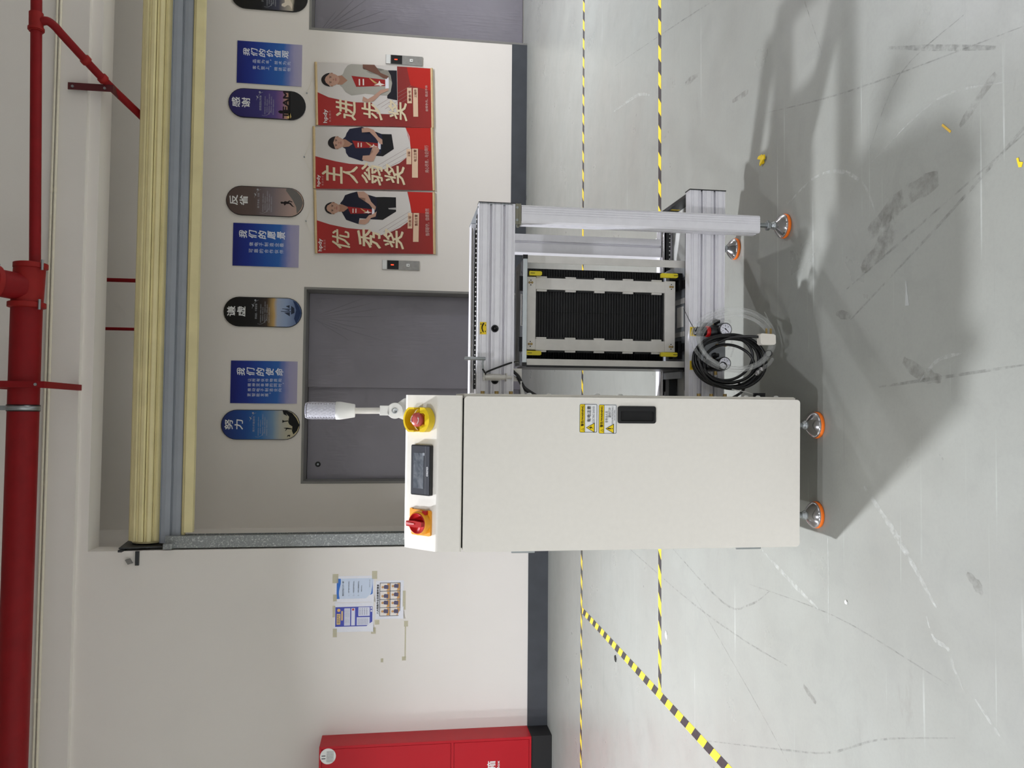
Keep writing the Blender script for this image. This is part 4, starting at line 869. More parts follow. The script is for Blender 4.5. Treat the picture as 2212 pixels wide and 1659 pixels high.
# ================================================================== the machine
T = thing('magazine_loader', (0, 0, 0), 'cream cabinet machine with aluminium conveyor frame on chrome cup feet', 'machine', frame='M')
CX0, CX1, CD = -0.094, 0.370, 0.36
B().prism([(0.022, 0.104), (0.022, 1.167), (CD, 1.167), (CD, 0.80), (0.68, 0.80), (0.68, 0.104)], 'x', CX0 + .004, CX1 + .006).build('cabinet_body', M_white, T, 0.004)
B().box(CX0 + .01, CX1 - .006, 0.016, 0.024, 0.104, 1.172).build('door_gap', M_dark_gap, T)
con = B().prism([(0.0, 1.172), (0.0, 1.245), (0.083, 1.338), (CD, 1.338), (CD, 1.172)], 'x', CX0 + .002, CX1 + .002).build('console', M_white, T, 0.006, 3)
# front door with its cut-out for the pull
hx0, hx1, hz0, hz1 = 0.292, 0.345, 0.576, 0.697
door = B().prism(rrect(CX0, CX1, 0.101, 1.1675, 0.011, 5), 'y', 0.0, 0.020).build('door', M_white, T, 0.005, 3)
hb = B()
o_, i_ = rrect(hx0, hx1, hz0, hz1, 0.007, 5), rrect(hx0 + .007, hx1 - .015, hz0 + .008, hz1 - .009, 0.005, 5)
n = len(o_)
hb.add([(x, -0.0035, z) for x, z in o_] + [(x, -0.0045, z) for x, z in i_], [(i, i + n, (i + 1) % n + n, (i + 1) % n) for i in range(n)], True)
hb.add([(x, -0.0035, z) for x, z in o_] + [(x, 0.001, z) for x, z in o_], [(i, (i + 1) % n, (i + 1) % n + n, i + n) for i in range(n)])
hb.add([(x, -0.0045, z) for x, z in i_] + [(x, -0.0005, z) for x, z in i_], [((i + 1) % n, i, i + n, (i + 1) % n + n) for i in range(n)])
hd = hb.build('door_pull', M_black, door)
B().flat(i_, -0.0007).build('pull_recess', M_dark_gap, door)
M_stk = ink((240, 241, 240), 0.4); M_blk = ink((24, 24, 26)); M_stky = ink((246, 214, 24), 0.4); M_gry = ink((92, 94, 98))
def warn(x0, x1, z0, z1, kind):
    W, H = x1 - x0, z1 - z0
    a = B().prism(rrect(x0 - .0015, x1 + .0015, z0 - .0015, z1 + .0015, .004), 'y', -0.0007, 0.0006).build('warning_label', M_stk, door)
    f = B()
    o_, i_ = rrect(x0, x1, z0, z1, .004), rrect(x0 + .0014, x1 - .0014, z0 + .0014, z1 - .0014, .0028); n = len(o_)
    f.add([(x, -.0010, z) for x, z in o_] + [(x, -.0010, z) for x, z in i_], [(i, (i + 1) % n + 0, (i + 1) % n + n, i + n)[::-1] for i in range(n)])
    zb = z1 - 0.30 * H
    f.flat([(x0 + .001, zb - .0006), (x1 - .001, zb - .0006), (x1 - .001, zb + .0006), (x0 + .001, zb + .0006)], -.00115)
    P = plane_y(-0.0014)
    put_text(f, '警告/WARNING', x0 + 0.22 * W, x1 - 0.06 * W, z1 - .24 * H, z1 - .08 * H, P, 0.014)
    def tri(cx, cz, s, y): return [(cx - s, cz - s * .8), (cx + s, cz - s * .8), (cx, cz + s * .95)]
    f.flat(tri(x0 + .11 * W, z1 - .18 * H, .0045, 0), -.0014)
    cx, cz = x0 + 0.17 * W, z0 + 0.36 * H
    f.flat(tri(cx, cz, .0155, 0), -.0012)
    if kind == 1:
        put_text(f, '有电注意', x0 + 0.37 * W, x1 - 0.07 * W, z0 + .36 * H, z0 + .58 * H, P, 0.004)
        f.flat([(cx + .002, cz + .008), (cx - .004, cz - .001), (cx - .0005, cz - .001), (cx - .003, cz - .009), (cx + .005, cz + .001), (cx + .001, cz + .001)], -.0017)
    else:
        put_text(f, '非专业人员', x0 + 0.38 * W, x1 - 0.22 * W, z0 + .47 * H, z0 + .64 * H, P, 0.002)
        put_text(f, '请勿打开', x0 + 0.55 * W, x1 - 0.10 * W, z0 + .30 * H, z0 + .46 * H, P, 0.002)
        f.flat([(cx - .0015, cz - .003), (cx + .0015, cz - .003), (cx + .0018, cz + .008), (cx - .0018, cz + .008)], -.0017); f.flat([(cx - .0014, cz - .008), (cx + .0014, cz - .008), (cx + .0014, cz - .005), (cx - .0014, cz - .005)], -.0017)
    f.build('label_print', M_blk, door)
    y = B().flat([(x0 + .0014, zb), (x1 - .0014, zb), (x1 - .0014, z1 - .0016), (x0 + .0014, z1 - .0016)], -.00105)
    y.flat(tri(x0 + .11 * W, z1 - .182 * H, .0030, 0), -.0017); y.flat(tri(cx, cz - .0003, .0128, 0), -.0015)
    y.build('yellow_print', M_stky, door)
    g = B()
    if kind == 1: put_text(g, 'ELECTRIC SHOCK', x0 + 0.34 * W, x1 - 0.07 * W, z0 + .14 * H, z0 + .26 * H, P)
    else:
        put_text(g, 'NON-PROFESSIONALS', x0 + 0.33 * W, x1 - 0.06 * W, z0 + .18 * H, z0 + .27 * H, P)
        put_text(g, 'DO NOT OPEN', x0 + 0.46 * W, x1 - 0.18 * W, z0 + .07 * H, z0 + .15 * H, P)
    g.build('small_print', M_gry, door)
warn(0.2635, 0.3500, 0.7615, 0.8160, 1)
warn(0.2605, 0.3485, 0.7005, 0.7562, 2)
for z0, z1 in ((0.947, 1.018), (0.222, 0.302)):
    h = B().box(CX0 - .006, CX0 + .004, 0.03, 0.055, z0, z1).cyl((CX0 - .004, 0.022, z0), (CX0 - .004, 0.022, z1), 0.0055, 12)
    h.build('hinge', M_zinc, T, 0.001)
# fastenings along the right side flange
B().box(CX1 + .002, CX1 + .008, 0.03, CD, 0.106, 1.168).build('side_flange', M_white, T, 0.001)
for z in (1.089, 1.043, 0.995, 0.345, 0.300, 0.251): B().cyl((CX1 + .008, 0.235, z), (CX1 + .018, 0.235, z), 0.0068, 10).build('bolt', M_brass, T)
for z in (0.955, 0.892, 0.735, 0.660, 0.236, 0.195, 0.132): B().lathe([(0.008, 0), (0.007, .003), (0.003, .005)], (CX1 + .008, 0.10, z), (1, 0, 0), 12).build('dome_screw', M_white_pl, T)
# ---- console controls on the sloping face
e_ = Vector((0, .083, .093)).normalized(); n_ = Vector((0, -.093, .083)).normalized()
def SL(x, t_, h): return Vector((x, 0, 1.245)) + e_ * t_ + n_ * h
def slope_prism(b, pts, h0, h1, smooth=False):
    n = len(pts); vs = [SL(x, t_, h0) for x, t_ in pts] + [SL(x, t_, h1) for x, t_ in pts]
    ar = sum(pts[i][0] * pts[(i + 1) % n][1] - pts[(i + 1) % n][0] * pts[i][1] for i in range(n))
    if ar < 0: pts = pts[::-1]; vs = [SL(x, t_, h0) for x, t_ in pts] + [SL(x, t_, h1) for x, t_ in pts]
    b.add(vs, [tuple(range(n))[::-1], tuple(range(n, 2 * n))]); b.add(vs, [(i, (i + 1) % n, (i + 1) % n + n, i + n) for i in range(n)], smooth); return b
def circ(cx, ct, r, n=28, a0=0, a1=2 * PI): return [(cx + r * math.cos(a0 + (a1 - a0) * k / n), ct + r * math.sin(a0 + (a1 - a0) * k / n)) for k in range(n + (0 if abs(a1 - a0 - 2 * PI) < 1e-6 else 1))]
ex, et = 0.2985, 0.056
es = slope_prism(B(), circ(ex, et, 0.036, 36), 0.0, 0.004).build('emergency_stop', M_yel, T)
def clampx(p): return (max(ex - .0365, min(ex + .0365, p[0])), p[1])
out_ = [clampx(p) for p in circ(ex, et + .002, 0.0435, 24, math.radians(2), math.radians(178))]
inn = [(max(ex - .0315, min(ex + .0315, p[0])), p[1]) for p in circ(ex, et + .002, 0.0375, 24, math.radians(2), math.radians(178))]
slope_prism(B(), out_ + inn[::-1], 0.003, 0.040).build('guard_wall', M_yel, es, 0.0022, 2)       # tall rear shell
out_ = [clampx(p) for p in circ(ex, et - .003, 0.0435, 24, math.radians(190), math.radians(350))]
inn = [(ex + .0195, et - .010), (ex + .0195, et - .024), (ex + .0150, et - .0295), (ex - .0150, et - .0295), (ex - .0195, et - .024), (ex - .0195, et - .010)]
slope_prism(B(), out_ + inn, 0.003, 0.030).build('guard_wall', M_yel, es, 0.0022, 2)             # lower front shell with its notch
B().lathe([(0.018, .004), (0.018, .016), (0.013, .018), (0.013, .024)], SL(ex, et, 0), n_, 24).build('button_collar', M_orange, es)
B().lathe([(0.013, .020), (0.0205, .023), (0.0215, .027), (0.0205, .034), (0.015, .0395), (0.006, .0405), (0.0005, .0405)], SL(ex, et, 0), n_, 28).build('mushroom_button', M_redbtn, es)
a_ = B()
for k in range(2):
    c0 = 0.6 + k * PI
    arc = [SL(ex + 0.0145 * math.cos(c0 + .16 * i), et + 0.0145 * math.sin(c0 + .16 * i), 0.0401) for i in range(11)]
    a_.tube(arc, [0.0012] * 8 + [0.0026, 0.0016, 0.0004], 6)
a_.build('arrow_mark', ink((226, 206, 204)), es)
# touch screen
sx0, sx1, st0, st1 = 0.0725, 0.2225, 0.0170, 0.0925
sc = slope_prism(B(), rrect(sx0, sx1, st0, st1, 0.004, 3), 0.0, 0.0115).build('touch_screen', M_black, T, 0.0015)
slope_prism(B(), [(sx0 + .004, st0 + .004), (sx1 - .003, st0 + .004), (sx1 - .003, st1 - .003), (sx0 + .004, st1 - .003)], 0.0113, 0.0123).build('bezel', mat('screen_bezel', (74, 76, 82), 0.25, vary=0.02), sc)
m = bpy.data.materials.new('hazed_glass'); m.use_nodes = True; t_n = NT(m); pp = t_n.add('ShaderNodeTexCoord').outputs['Object']
t_n.link(t_n.ramp(t_n.noise(28, 4, 0.6, vec=pp, dist=2.0), [(0.35, lin((84, 90, 98))), (0.7, lin((124, 128, 134)))]), t_n.b.inputs['Base Color']); t_n.b.inputs['Roughness'].default_value = 0.18
slope_prism(B(), [(sx0 + .020, st0 + .026), (sx1 - .024, st0 + .026), (sx1 - .024, st1 - .010), (sx0 + .020, st1 - .010)], 0.0121, 0.0128).build('glass', m, sc)
slope_prism(B(), [(sx1 - .031, st0 + .022), (sx1 - .023, st0 + .022), (sx1 - .023, st0 + .030), (sx1 - .031, st0 + .030)], 0.0126, 0.0132).build('corner_tab', ink((150, 154, 160)), sc)
slope_prism(B(), [(sx0 + .004, st0 + .0185), (sx1 - .003, st0 + .0185), (sx1 - .003, st0 + .0195), (sx0 + .004, st0 + .0195)], 0.0122, 0.0126).build('bezel_line', ink((120, 122, 126)), sc)
e = B(); put_text(e, 'OKMO', sx0 + .058, sx0 + .086, st0 + .009, st0 + .0145, lambda u, v: SL(u, v, 0.0126), 0.03); e.build('logo_lettering', ink((230, 230, 232)), sc)
# rotary isolator
wx, wt = -0.0095, 0.0545
ro_ = slope_prism(B(), rrect(wx - .038, wx + .038, wt - .036, wt + .038, 0.006, 4), 0.0, 0.008).build('rotary_switch', M_orange, T, 0.0015)
slope_prism(B(), [(wx + .014, wt + .036), (wx + .040, wt + .036), (wx + .040, wt + .046), (wx + .014, wt + .046)], 0.0, 0.006).build('marking_tab', M_orange, ro_)
B().lathe([(0.0365, .008), (0.0355, .022), (0.0335, .0255), (0.0305, .0265)], SL(wx, wt, 0), n_, 36).build('boss', M_orange, ro_)
kn = B().lathe([(0.0310, .024), (0.0310, .0275), (0.0285, .0290), (0.0285, .0278), (0.0004, .0278)], SL(wx, wt, 0), n_, 36).build('knob', M_red, ro_)
slope_prism(B(), [(wx - .0075, wt + .030), (wx + .0075, wt + .030), (wx + .0095, wt), (wx + .0075, wt - .029), (wx - .0075, wt - .029), (wx - .0095, wt)], 0.027, 0.041).build('grip', M_red, ro_, 0.002)
slope_prism(B(), [(wx - .0040, wt + .0300), (wx + .0040, wt + .0300), (wx + .0020, wt - .002), (wx - .0020, wt - .002)], 0.0405, 0.0425).build('pointer', M_pinkpl, ro_)
slope_prism(B(), [(wx + .026, wt - .027), (wx + .038, wt - .027), (wx + .038, wt - .014), (wx + .026, wt - .014)], 0.0075, 0.020).build('padlock_tab', M_red, ro_, 0.001)
# ---- folded signal tower
sg = B().lathe([(0.026, -0.012), (0.027, -0.009), (0.027, 0.009), (0.026, 0.012)], (0.319, 0.35, 1.375), (0, 1, 0), 32).build('signal_tower', M_white_pl, T)
B().prism([(0.286, 1.338), (0.362, 1.338), (0.360, 1.346), (0.338, 1.376), (0.300, 1.376), (0.288, 1.346)], 'y', 0.352, 0.372).build('pivot_bracket', M_white_pl, sg, 0.002)
B().lathe([(0.010, 0), (0.010, .003), (0.007, .003), (0.006, .0012), (0.0005, .0012)], (0.319, 0.338, 1.375), (0, -1, 0), 18).build('pivot_screw', M_zinc, sg)
B().box(0.303, 0.336, 0.338, 0.362, 1.392, 1.426).build('pole_socket', M_white_pl, sg, 0.002)
B().cyl((0.3185, 0.35, 1.42), (0.3175, 0.35, 1.512), 0.0105, 18).build('pole', M_alu_raw, sg)
B().lathe([(0.021, 1.508), (0.0225, 1.510), (0.030, 1.556), (0.030, 1.570), (0.028, 1.571)], (0.3175, 0.35, 0), (0, 0, 1), 32).build('lamp_base', M_white_pl, sg)
L = B(); nn = 20
for i in range(12):
    for k in range(nn): pass
L.lathe([(0.0280, 1.570)] + [(0.0280 + (0.0010 if i % 2 else 0), 1.575 + i * 0.0065) for i in range(13)] + [(0.0280, 1.662), (0.025, 1.670), (0.012, 1.672), (0.0004, 1.672)], (0.3172, 0.35, 0), (0, 0, 1), 40)
L.build('lamp_lens', M_lens, sg)
cor = B()
for i in range(10):
    for k in range(14):
        a = 2 * PI * (k + 0.5 * (i % 2)) / 14; cor.lathe([(0.0034, 0), (0.0024, .0012), (0.0003, .0016)], (0.3172 + .0225 * math.cos(a), 0.35 + .0225 * math.sin(a), 1.578 + i * .0092), (math.cos(a), math.sin(a), 0), 6, False)
cor.build('lens_beads', mat('frosted_reflector', (224, 224, 234), 0.2, vary=0), sg, kind='stuff')
B().cyl((0.3172, 0.35, 1.568), (0.3172, 0.35, 1.664), 0.0215, 24).build('reflector', MATS['frosted_reflector'], sg)
# ---- feet
def foot(x, y, ztop, nut=None, rod=0.0095):
    f = B().lathe([(0.0425, 0.0012), (0.0435, 0.003), (0.0435, 0.0115), (0.0420, 0.0125)], (x, y, 0), (0, 0, 1), 36).build('foot', M_rubber_o, T)
    f['label'] = 'chrome cup foot on an orange rubber ring'
    B().lathe([(0.0420, 0.0122), (0.0425, 0.016), (0.0395, 0.0205), (0.030, 0.030), (0.0185, 0.0385), (0.0150, 0.0410), (0.0135, 0.0425)], (x, y, 0), (0, 0, 1), 36).build('cup', M_chrome, f)
    B().lathe([(0.0140, 0.040), (0.0150, 0.043), (0.0150, 0.049), (0.0115, 0.051), (0.0115, 0.056), (rod + .001, 0.058)], (x, y, 0), (0, 0, 1), 20).build('ball_socket', M_zinc, f)
    B().cyl((x, y, 0.05), (x, y, ztop), rod, 16).build('threaded_rod', M_zinc, f)
    if nut: B().lathe([(0.0165, 0), (0.0175, .001), (0.0175, .0115), (0.0165, .0125)], (x, y, nut), (0, 0, 1), 6, smooth=False).build('lock_nut', M_zinc, f)
foot(-0.005, 0.070, 0.106); foot(0.288, 0.070, 0.106)
foot(-0.005, 0.600, 0.106); foot(0.288, 0.600, 0.106)
PX, PYC = 0.988, 0.294
foot(PX + .003, PYC, 0.116, 0.062, 0.0085); foot(0.988, 0.712, 0.116, 0.062, 0.0085)
# ---- aluminium profile frame
def profile(x0, x1, yf, th, z0, z1, name, slots=(0.335, 0.70), sw=0.0085):
    h = z1 - z0; s = [(yf, z0)]
    marks = []
    for f in slots: marks.append((z0 + (1 - f) * h, sw, 0.016))
    for f in (0.05, 0.10, 0.24, 0.27, 0.42, 0.455, 0.60, 0.63, 0.765, 0.80, 0.92, 0.955): marks.append((z0 + (1 - f) * h, 0.0022, 0.0026))
    for c, wd, dp in sorted(marks):
        s += [(yf, c - wd / 2), (yf + dp, c - wd / 2), (yf + dp, c + wd / 2), (yf, c + wd / 2)]
    s += [(yf, z1), (yf + th, z1), (yf + th, z0)]
    return B().prism(s, 'x', x0, x1).build(name, M_alu, T)
ub = profile(CX1 + .008, 1.021, 0.270, 0.040, 0.982, 1.105, 'upper_front_beam')
lb = profile(CX1 + .008, 1.114, 0.325, 0.040, 0.215, 0.347, 'lower_front_beam')
B().box(1.021, 1.0235, 0.268, 0.312, 0.981, 1.106).build('end_cap', M_black, ub); B().box(1.114, 1.1170, 0.322, 0.368, 0.213, 0.349).build('end_cap', M_black, lb)
B().cyl((1.008, 0.285, 1.1055), (1.008, 0.285, 1.108), 0.004, 8).build('cap_screw', M_zinc, ub)
# rear rails with rod and chain
def rear_rail(x0, x1, yb, ztop, ye, name, mm):
    r = B().box(x0, x1, yb, ye, ztop - 0.055, ztop).build(name, M_alu, T, 0.0015)
    B().cyl((x0 + .005, yb - 0.012, ztop - 0.010), (x1 - .02, yb - 0.012, ztop - 0.010), 0.0075, 12).build('guide_rod', M_chrome, r)
    B().box(x0 + .02, x1 - .035, yb - 0.022, yb - 0.001, ztop - 0.036, ztop - 0.018).cyl((x1 - .036, yb - 0.022, ztop - 0.030), (x1 - .036, yb - 0.001, ztop - 0.030), 0.012, 18).build('conveyor_chain', M_black, r)
    pins = B(); x = x0 + .03
    while x < x1 - .04:
        pins.box(x, x + 0.0035, yb - 0.0245, yb - 0.0215, ztop - 0.034, ztop - 0.030); x += 0.0165
    pins.build('chain_pins', M_white_pl, r, kind='stuff')
    return r
ur = rear_rail(CX1 + .008, 1.016, 0.575, 1.105, 0.640, 'upper_rear_rail', None)
lr = rear_rail(CX1 + .008, 1.110, 0.655, 0.345, 0.695, 'lower_rear_rail', None)
# inner chain on the back of the front rails
def front_chain(r, x0, x1, yb, z):
    B().box(x0, x1, yb, yb + 0.018, z - 0.020, z + 0.004).cyl((x1, yb, z - .008), (x1, yb + .018, z - .008), 0.012, 18).build('conveyor_chain', M_black, r)
    p = B(); x = x0 + .01
    while x < x1 - .004: p.box(x, x + 0.0040, yb - 0.001, yb + 0.003, z + 0.0035, z + 0.0065); x += 0.0165
    p.build('chain_pins', M_white_pl, r, kind='stuff')
front_chain(ub, 0.40, 0.985, 0.311, 1.104)
front_chain(lb, 0.40, 1.060, 0.366, 0.338)
B().prism([(0.270, 1.104), (0.640, 1.106), (0.640, 0.99), (0.270, 0.99)], 'x', 1.0165, 1.0208).build('upper_end_plate', M_greyplate, T, 0.0006)
B().prism([(0.366, 0.345), (0.694, 0.345), (0.694, 0.268), (0.366, 0.268)], 'x', 1.098, 1.1105).build('lower_end_plate', M_darkplate, T, 0.0006)
B().box(CX1 + .008, 1.098, 0.366, 0.655, 0.290, 0.296).build('conveyor_pan', mat('pale_grey_sheet', (196, 196, 192), 0.5, 0.1), T, 0.001)
B().box(1.098, 1.1115, 0.55, 0.59, 0.30, 0.335).build('yellow_tag', M_yel3, T)
B().box(0.378, 1.01, 0.60, 0.64, 0.99, 1.045).build('upper_rear_beam', M_alu, T)
B().box(0.346, 0.376, 0.58, 0.64, 0.801, 1.05).build('support_post', M_alu, T, 0.002)
# rear upright
s_ = [(0.929, 0.640), (0.929, 0.700), (1.000, 0.700), (1.000, 0.640), (0.9745, 0.640), (0.9745, 0.652), (0.9650, 0.652), (0.9650, 0.640)]
B().prism(s_, 'z', 0.345, 1.05).build('rear_post', M_alu, T)
B().prism([(0.956, 0.690), (1.016, 0.690), (1.016, 0.735), (0.956, 0.735)], 'z', 0.112, 0.345).build('rear_leg', M_alu, T, 0.004)
# front leg standing before the lower beam
x0, x1, y0, y1 = 0.957, 1.018, 0.263, 0.323
s_ = [(x0 + .006, y0), (x0, y0 + .006), (x0, y0 + .022), (x0 + .006, y0 + .022), (x0 + .006, y0 + .031), (x0, y0 + .031), (x0, y1), (x1, y1), (x1, y0 + .006), (x1 - .006, y0)]
for f in (0.11, 0.24, 0.37, 0.50): c = x1 - f * (x1 - x0); s_ += [(c + .0010, y0), (c + .0010, y0 + .0022), (c - .0010, y0 + .0022), (c - .0010, y0)]
B().prism(s_, 'z', 0.112, 0.961).build('front_leg', M_alu, T)
lbk = B().box(0.952, 1.022, 0.266, 0.322, 0.962, 0.970).box(0.952, 1.022, 0.266, 0.272, 0.970, 0.981).build('leg_bracket', mat('bronze_grey_bracket', (140, 138, 122), 0.45, 0.4), T, 0.001)
for x in (0.966, 1.008): B().cyl((x, 0.264, 0.976), (x, 0.268, 0.976), 0.0045, 8).build('bracket_bolt', M_zinc, lbk)
# fittings on the upper beam
lab = B().box(0.578, 0.619, 0.2690, 0.2699, 1.0755, 1.0975).build('arrow_label', M_yel3, T)
e = B().tube([(0.584 + .0012 * k * 2.4, 0.2688, 1.0845 + 0.006 * math.sin(PI * k / 11)) for k in range(12)], [0.0006] + [0.0018 + .0001 * k for k in range(11)], 5)
for x in (0.583, 0.612): e.box(x - .002, x + .002, 0.2685, 0.269, 1.092, 1.095)
e.box(0.586, 0.590, .2685, .269, 1.0775, 1.080).box(0.606, 0.611, .2685, .269, 1.0775, 1.080)
e.build('label_print', M_blk, lab)
for x in (0.598, 0.424):
    B().lathe([(0.0125, 0), (0.0125, .0025), (0.0085, .0025), (0.0080, .0008), (0.0005, .0008)], (x, 0.2702, 1.047 - (0.002 if x < .5 else 0)), (0, -1, 0), 22).lathe([(0.0042, 0), (0.0042, 0.002)], (x, 0.2690, 1.047 - (0.002 if x < .5 else 0)), (0, -1, 0), 6).build('hex_socket', M_black, T)
# crank handle parked in its clip
cr = B().cyl((0.4345, 0.245, 0.990), (0.4345, 0.245, 1.060), 0.0055, 14).cyl((0.4345, 0.245, 1.012), (0.4345, 0.245, 1.082), 0.0085, 16).build('crank', M_alu_raw, T)
B().tube([(0.436, 0.244, 1.085), (0.452, 0.243, 1.087), (0.480, 0.241, 1.090), (0.4955, 0.240, 1.086)], 0.0032, 10).build('crank_arm', M_zinc, cr)
B().lathe([(0.0048, 0), (0.0058, .003), (0.0058, .066), (0.004, .070)], (0.4950, 0.240, 1.080), (0, 0, 1), 16).build('crank_grip', M_zinc, cr)
B().box(0.4235, 0.4460, 0.2635, 0.2695, 1.026, 1.080).box(0.4215, 0.4480, 0.234, 0.2695, 1.0085, 1.0110).box(0.4225, 0.4470, 0.234, 0.2695, 1.0830, 1.0860).build('crank_clip', M_alu_raw, cr)
B().tube(smooth_path([(0.461, 0.238, 1.090), (0.452, 0.236, 1.084), (0.444, 0.238, 1.081), (0.452, 0.246, 1.074), (0.470, 0.262, 1.030), (0.486, 0.275, 0.985), (0.490, 0.34, 0.955)], 5), 0.0030, 6).build('tether', M_tie, T)
# wiring sheath and small plates below the upper beam
B().tube(smooth_path([(0.466, 0.33, 0.985), (0.452, 0.325, 0.972), (0.440, 0.318, 0.960), (0.424, 0.31, 0.953), (0.402, 0.30, 0.942), (0.386, 0.29, 0.922), (0.374, 0.285, 0.902)], 5), 0.0072, 10).build('wiring_sheath', M_black, T)
B().box(0.424, 0.468, 0.335, 0.339, 0.944, 0.982).build('sheath_plate', M_alu_raw, T)
B().tube([(0.423, 0.305, 0.951), (0.400, 0.30, 0.948), (0.378, 0.295, 0.945)], [0.004, 0.006, 0.007], 8).build('sheath_sleeve', M_white_pl, T)
# ---- lift platform that carries the magazine
pf = B().box(0.492, 0.872, 0.402, 0.640, 0.318, 0.326).build('lift_platform', M_greyplate, T, 0.001)
B().box(0.470, 0.492, 0.41, 0.655, 0.300, 0.336).build('platform_rail', M_darkplate, pf)
for x0, x1, m_, z in ((0.776, 0.806, M_black, 0.336), (0.545, 0.575, M_black, 0.336), (0.722, 0.742, M_alu_raw, 0.331), (0.600, 0.618, M_alu_raw, 0.331)):
    B().box(x0, x1, 0.42, 0.63, 0.326, z).build('platform_runner', m_, pf, 0.001)
B().box(0.636, 0.712, 0.44, 0.50, 0.326, 0.3285).build('platform_window', M_white, pf)
for x, y in ((0.835, 0.46), (0.835, 0.52), (0.835, 0.58), (0.86, 0.48), (0.860, 0.56), (0.82, 0.61)):
    B().box(x - .003, x + .003, y - .012, y + .012, 0.3261, 0.3266).build('slot_mark', M_dark_gap, pf)
B().box(0.378, 0.472, 0.58, 0.62, 0.300, 0.330).build('lift_arm', M_darkplate, pf)
B().box(0.4455, 0.470, 0.45, 0.655, 0.326, 0.332).build('catch_plate', M_greyplate, T)
# ---- pneumatics below the lower beam
an = B().box(0.470, 0.640, 0.300, 0.3245, 0.222, 0.318).build('valve_plate', M_greyplate, T, 0.001)
def regulator(x, lbl, yc=0.262, ring=None):
    g = B().lathe([(0.0005, 0.244), (0.013, 0.244), (0.019, 0.249), (0.019, 0.296), (0.016, 0.298)], (x, yc, 0), (0, 0, 1), 24).box(x - .020, x + .022, yc - .012, yc + .040, 0.252, 0.288).build('air_regulator', M_black, T, 0)
    g['label'] = lbl
    B().lathe([(0.0185, 0.298), (0.0195, 0.300), (0.0195, 0.309), (0.0180, 0.311)], (x, yc, 0), (0, 0, 1), 28).build('lock_ring', ring or M_red, g)
    ridg = B().lathe([(0.0150, 0.309), (0.0155, 0.312), (0.0150, 0.345), (0.0125, 0.352), (0.0004, 0.352)], (x, yc, 0), (0, 0, 1), 24)
    for k in range(12):
        a = 2 * PI * k / 12; ridg.cyl((x + .0148 * math.cos(a), yc + .0148 * math.sin(a), 0.314), (x + .0148 * math.cos(a), yc + .0148 * math.sin(a), 0.343), 0.0016, 5)
    ridg.build('pressure_knob', M_black, g)
    gx = x + 0.006
    B().cyl((gx, yc - .004, 0.254), (gx, yc - .030, 0.254), 0.009, 14).lathe([(0.0225, 0), (0.0225, .014), (0.0205, .0165), (0.0195, .0145)], (gx, yc - .024, 0.254), (0, -1, 0), 30).build('gauge_case', M_black, g)
    f = B().lathe([(0.0196, 0), (0.0196, .0006)], (gx, yc - .0382, 0.254), (0, -1, 0), 30).build('gauge_dial', ink((228, 228, 236), 0.25), g)
    e = B(); yy_ = yc - .0392
    for k in range(11):
        a = math.radians(225 - 27 * k); c, s = math.cos(a), math.sin(a)
        e.add([(gx + (r * c - q * s), yy_, 0.254 + (r * s + q * c)) for r, q in ((.0145, -.0005), (.0178, -.0005), (.0178, .0005), (.0145, .0005))], [(0, 3, 2, 1)])
    for k, s_ in enumerate(('0', '2', '4', '6', '8', '10')):
        a = math.radians(225 - 54 * k); c, s = gx + .0115 * math.cos(a), 0.254 + .0115 * math.sin(a); put_text(e, s_, c - .0017, c + .0017, s - .0019, s + .0019, plane_y(yy_), 0.01)
    a = math.radians(-132); c, s = math.cos(a), math.sin(a)
    e.add([(gx + (r * c - q * s), yy_ - .0003, 0.254 + (r * s + q * c)) for r, q in ((-.006, -.002), (-.005, .002), (.015, .0006), (.015, -.0006))], [(0, 1, 2, 3)])
    e.lathe([(0.0024, 0), (0.0024, .0006)], (gx, yy_, 0.254), (0, -1, 0), 12)
    e.build('dial_print', M_blk, g)
    B().cyl((x + .020, yc + .008, 0.274), (x + .030, yc + .004, 0.276), 0.0065, 10).build('brass_union', M_brass, g)
    B().cyl((x + .028, yc + .002, 0.272), (x + .040, yc - .004, 0.280), 0.0085, 12).cyl((x + .036, yc - .004, 0.286), (x + .036, yc - .004, 0.262), 0.0065, 12).build('elbow_fitting', M_black, g)
    B().cyl((x - .018, yc + .01, 0.268), (x - .032, yc + .012, 0.266), 0.006, 10).build('brass_union', M_brass, g)
    return g
regulator(0.604, 'black air regulator with red ring and white dial gauge')
regulator(0.487, 'black air regulator mostly behind the coiled hoses', 0.268, M_black)
B().tube(smooth_path([(0.640, 0.258, 0.262), (0.643, 0.255, 0.238), (0.640, 0.258, 0.222), (0.615, 0.27, 0.228), (0.600, 0.28, 0.212)], 5), 0.0028, 8).build('air_tube', M_hose, T)
for a, b_ in (((0.575, 0.30), (0.545, 0.215)), ((0.56, 0.30), (0.52, 0.205)), ((0.45, 0.24), (0.48, 0.18))):
    B().tube(smooth_path([(a[0], 0.30, a[1] - .06), ((a[0] + b_[0]) / 2 + .02, 0.28, (a[1] + b_[1]) / 2 - .05), (b_[0], 0.29, b_[1])], 5), 0.0024, 7).build('air_tube', M_hose, T)
for z, y in ((0.300, 0.30), (0.270, 0.30)): B().cyl((0.56, y, z - .045), (0.56, y - .012, z - .045), 0.005, 8).build('port_plug', M_brass, an)
for x0, x1, s1, s2 in ((0.593, 0.625, 'IN', '4~6'), (0.473, 0.505, 'SMEMA', '24V')):
    l_ = B().box(x0, x1, 0.3240, 0.3249, 0.320, 0.3435).build('port_label', M_yel3, T)
    e = B()
    for k in range(3): e.box(x0 + .004, x1 - .004, .3236, .324, 0.3385 - k * .0028, 0.3395 - k * .0028)
    e.box(x0 + .010, x1 - .010, .3236, .324, 0.3245, 0.3285)
    e.build('label_print', M_blk, l_)
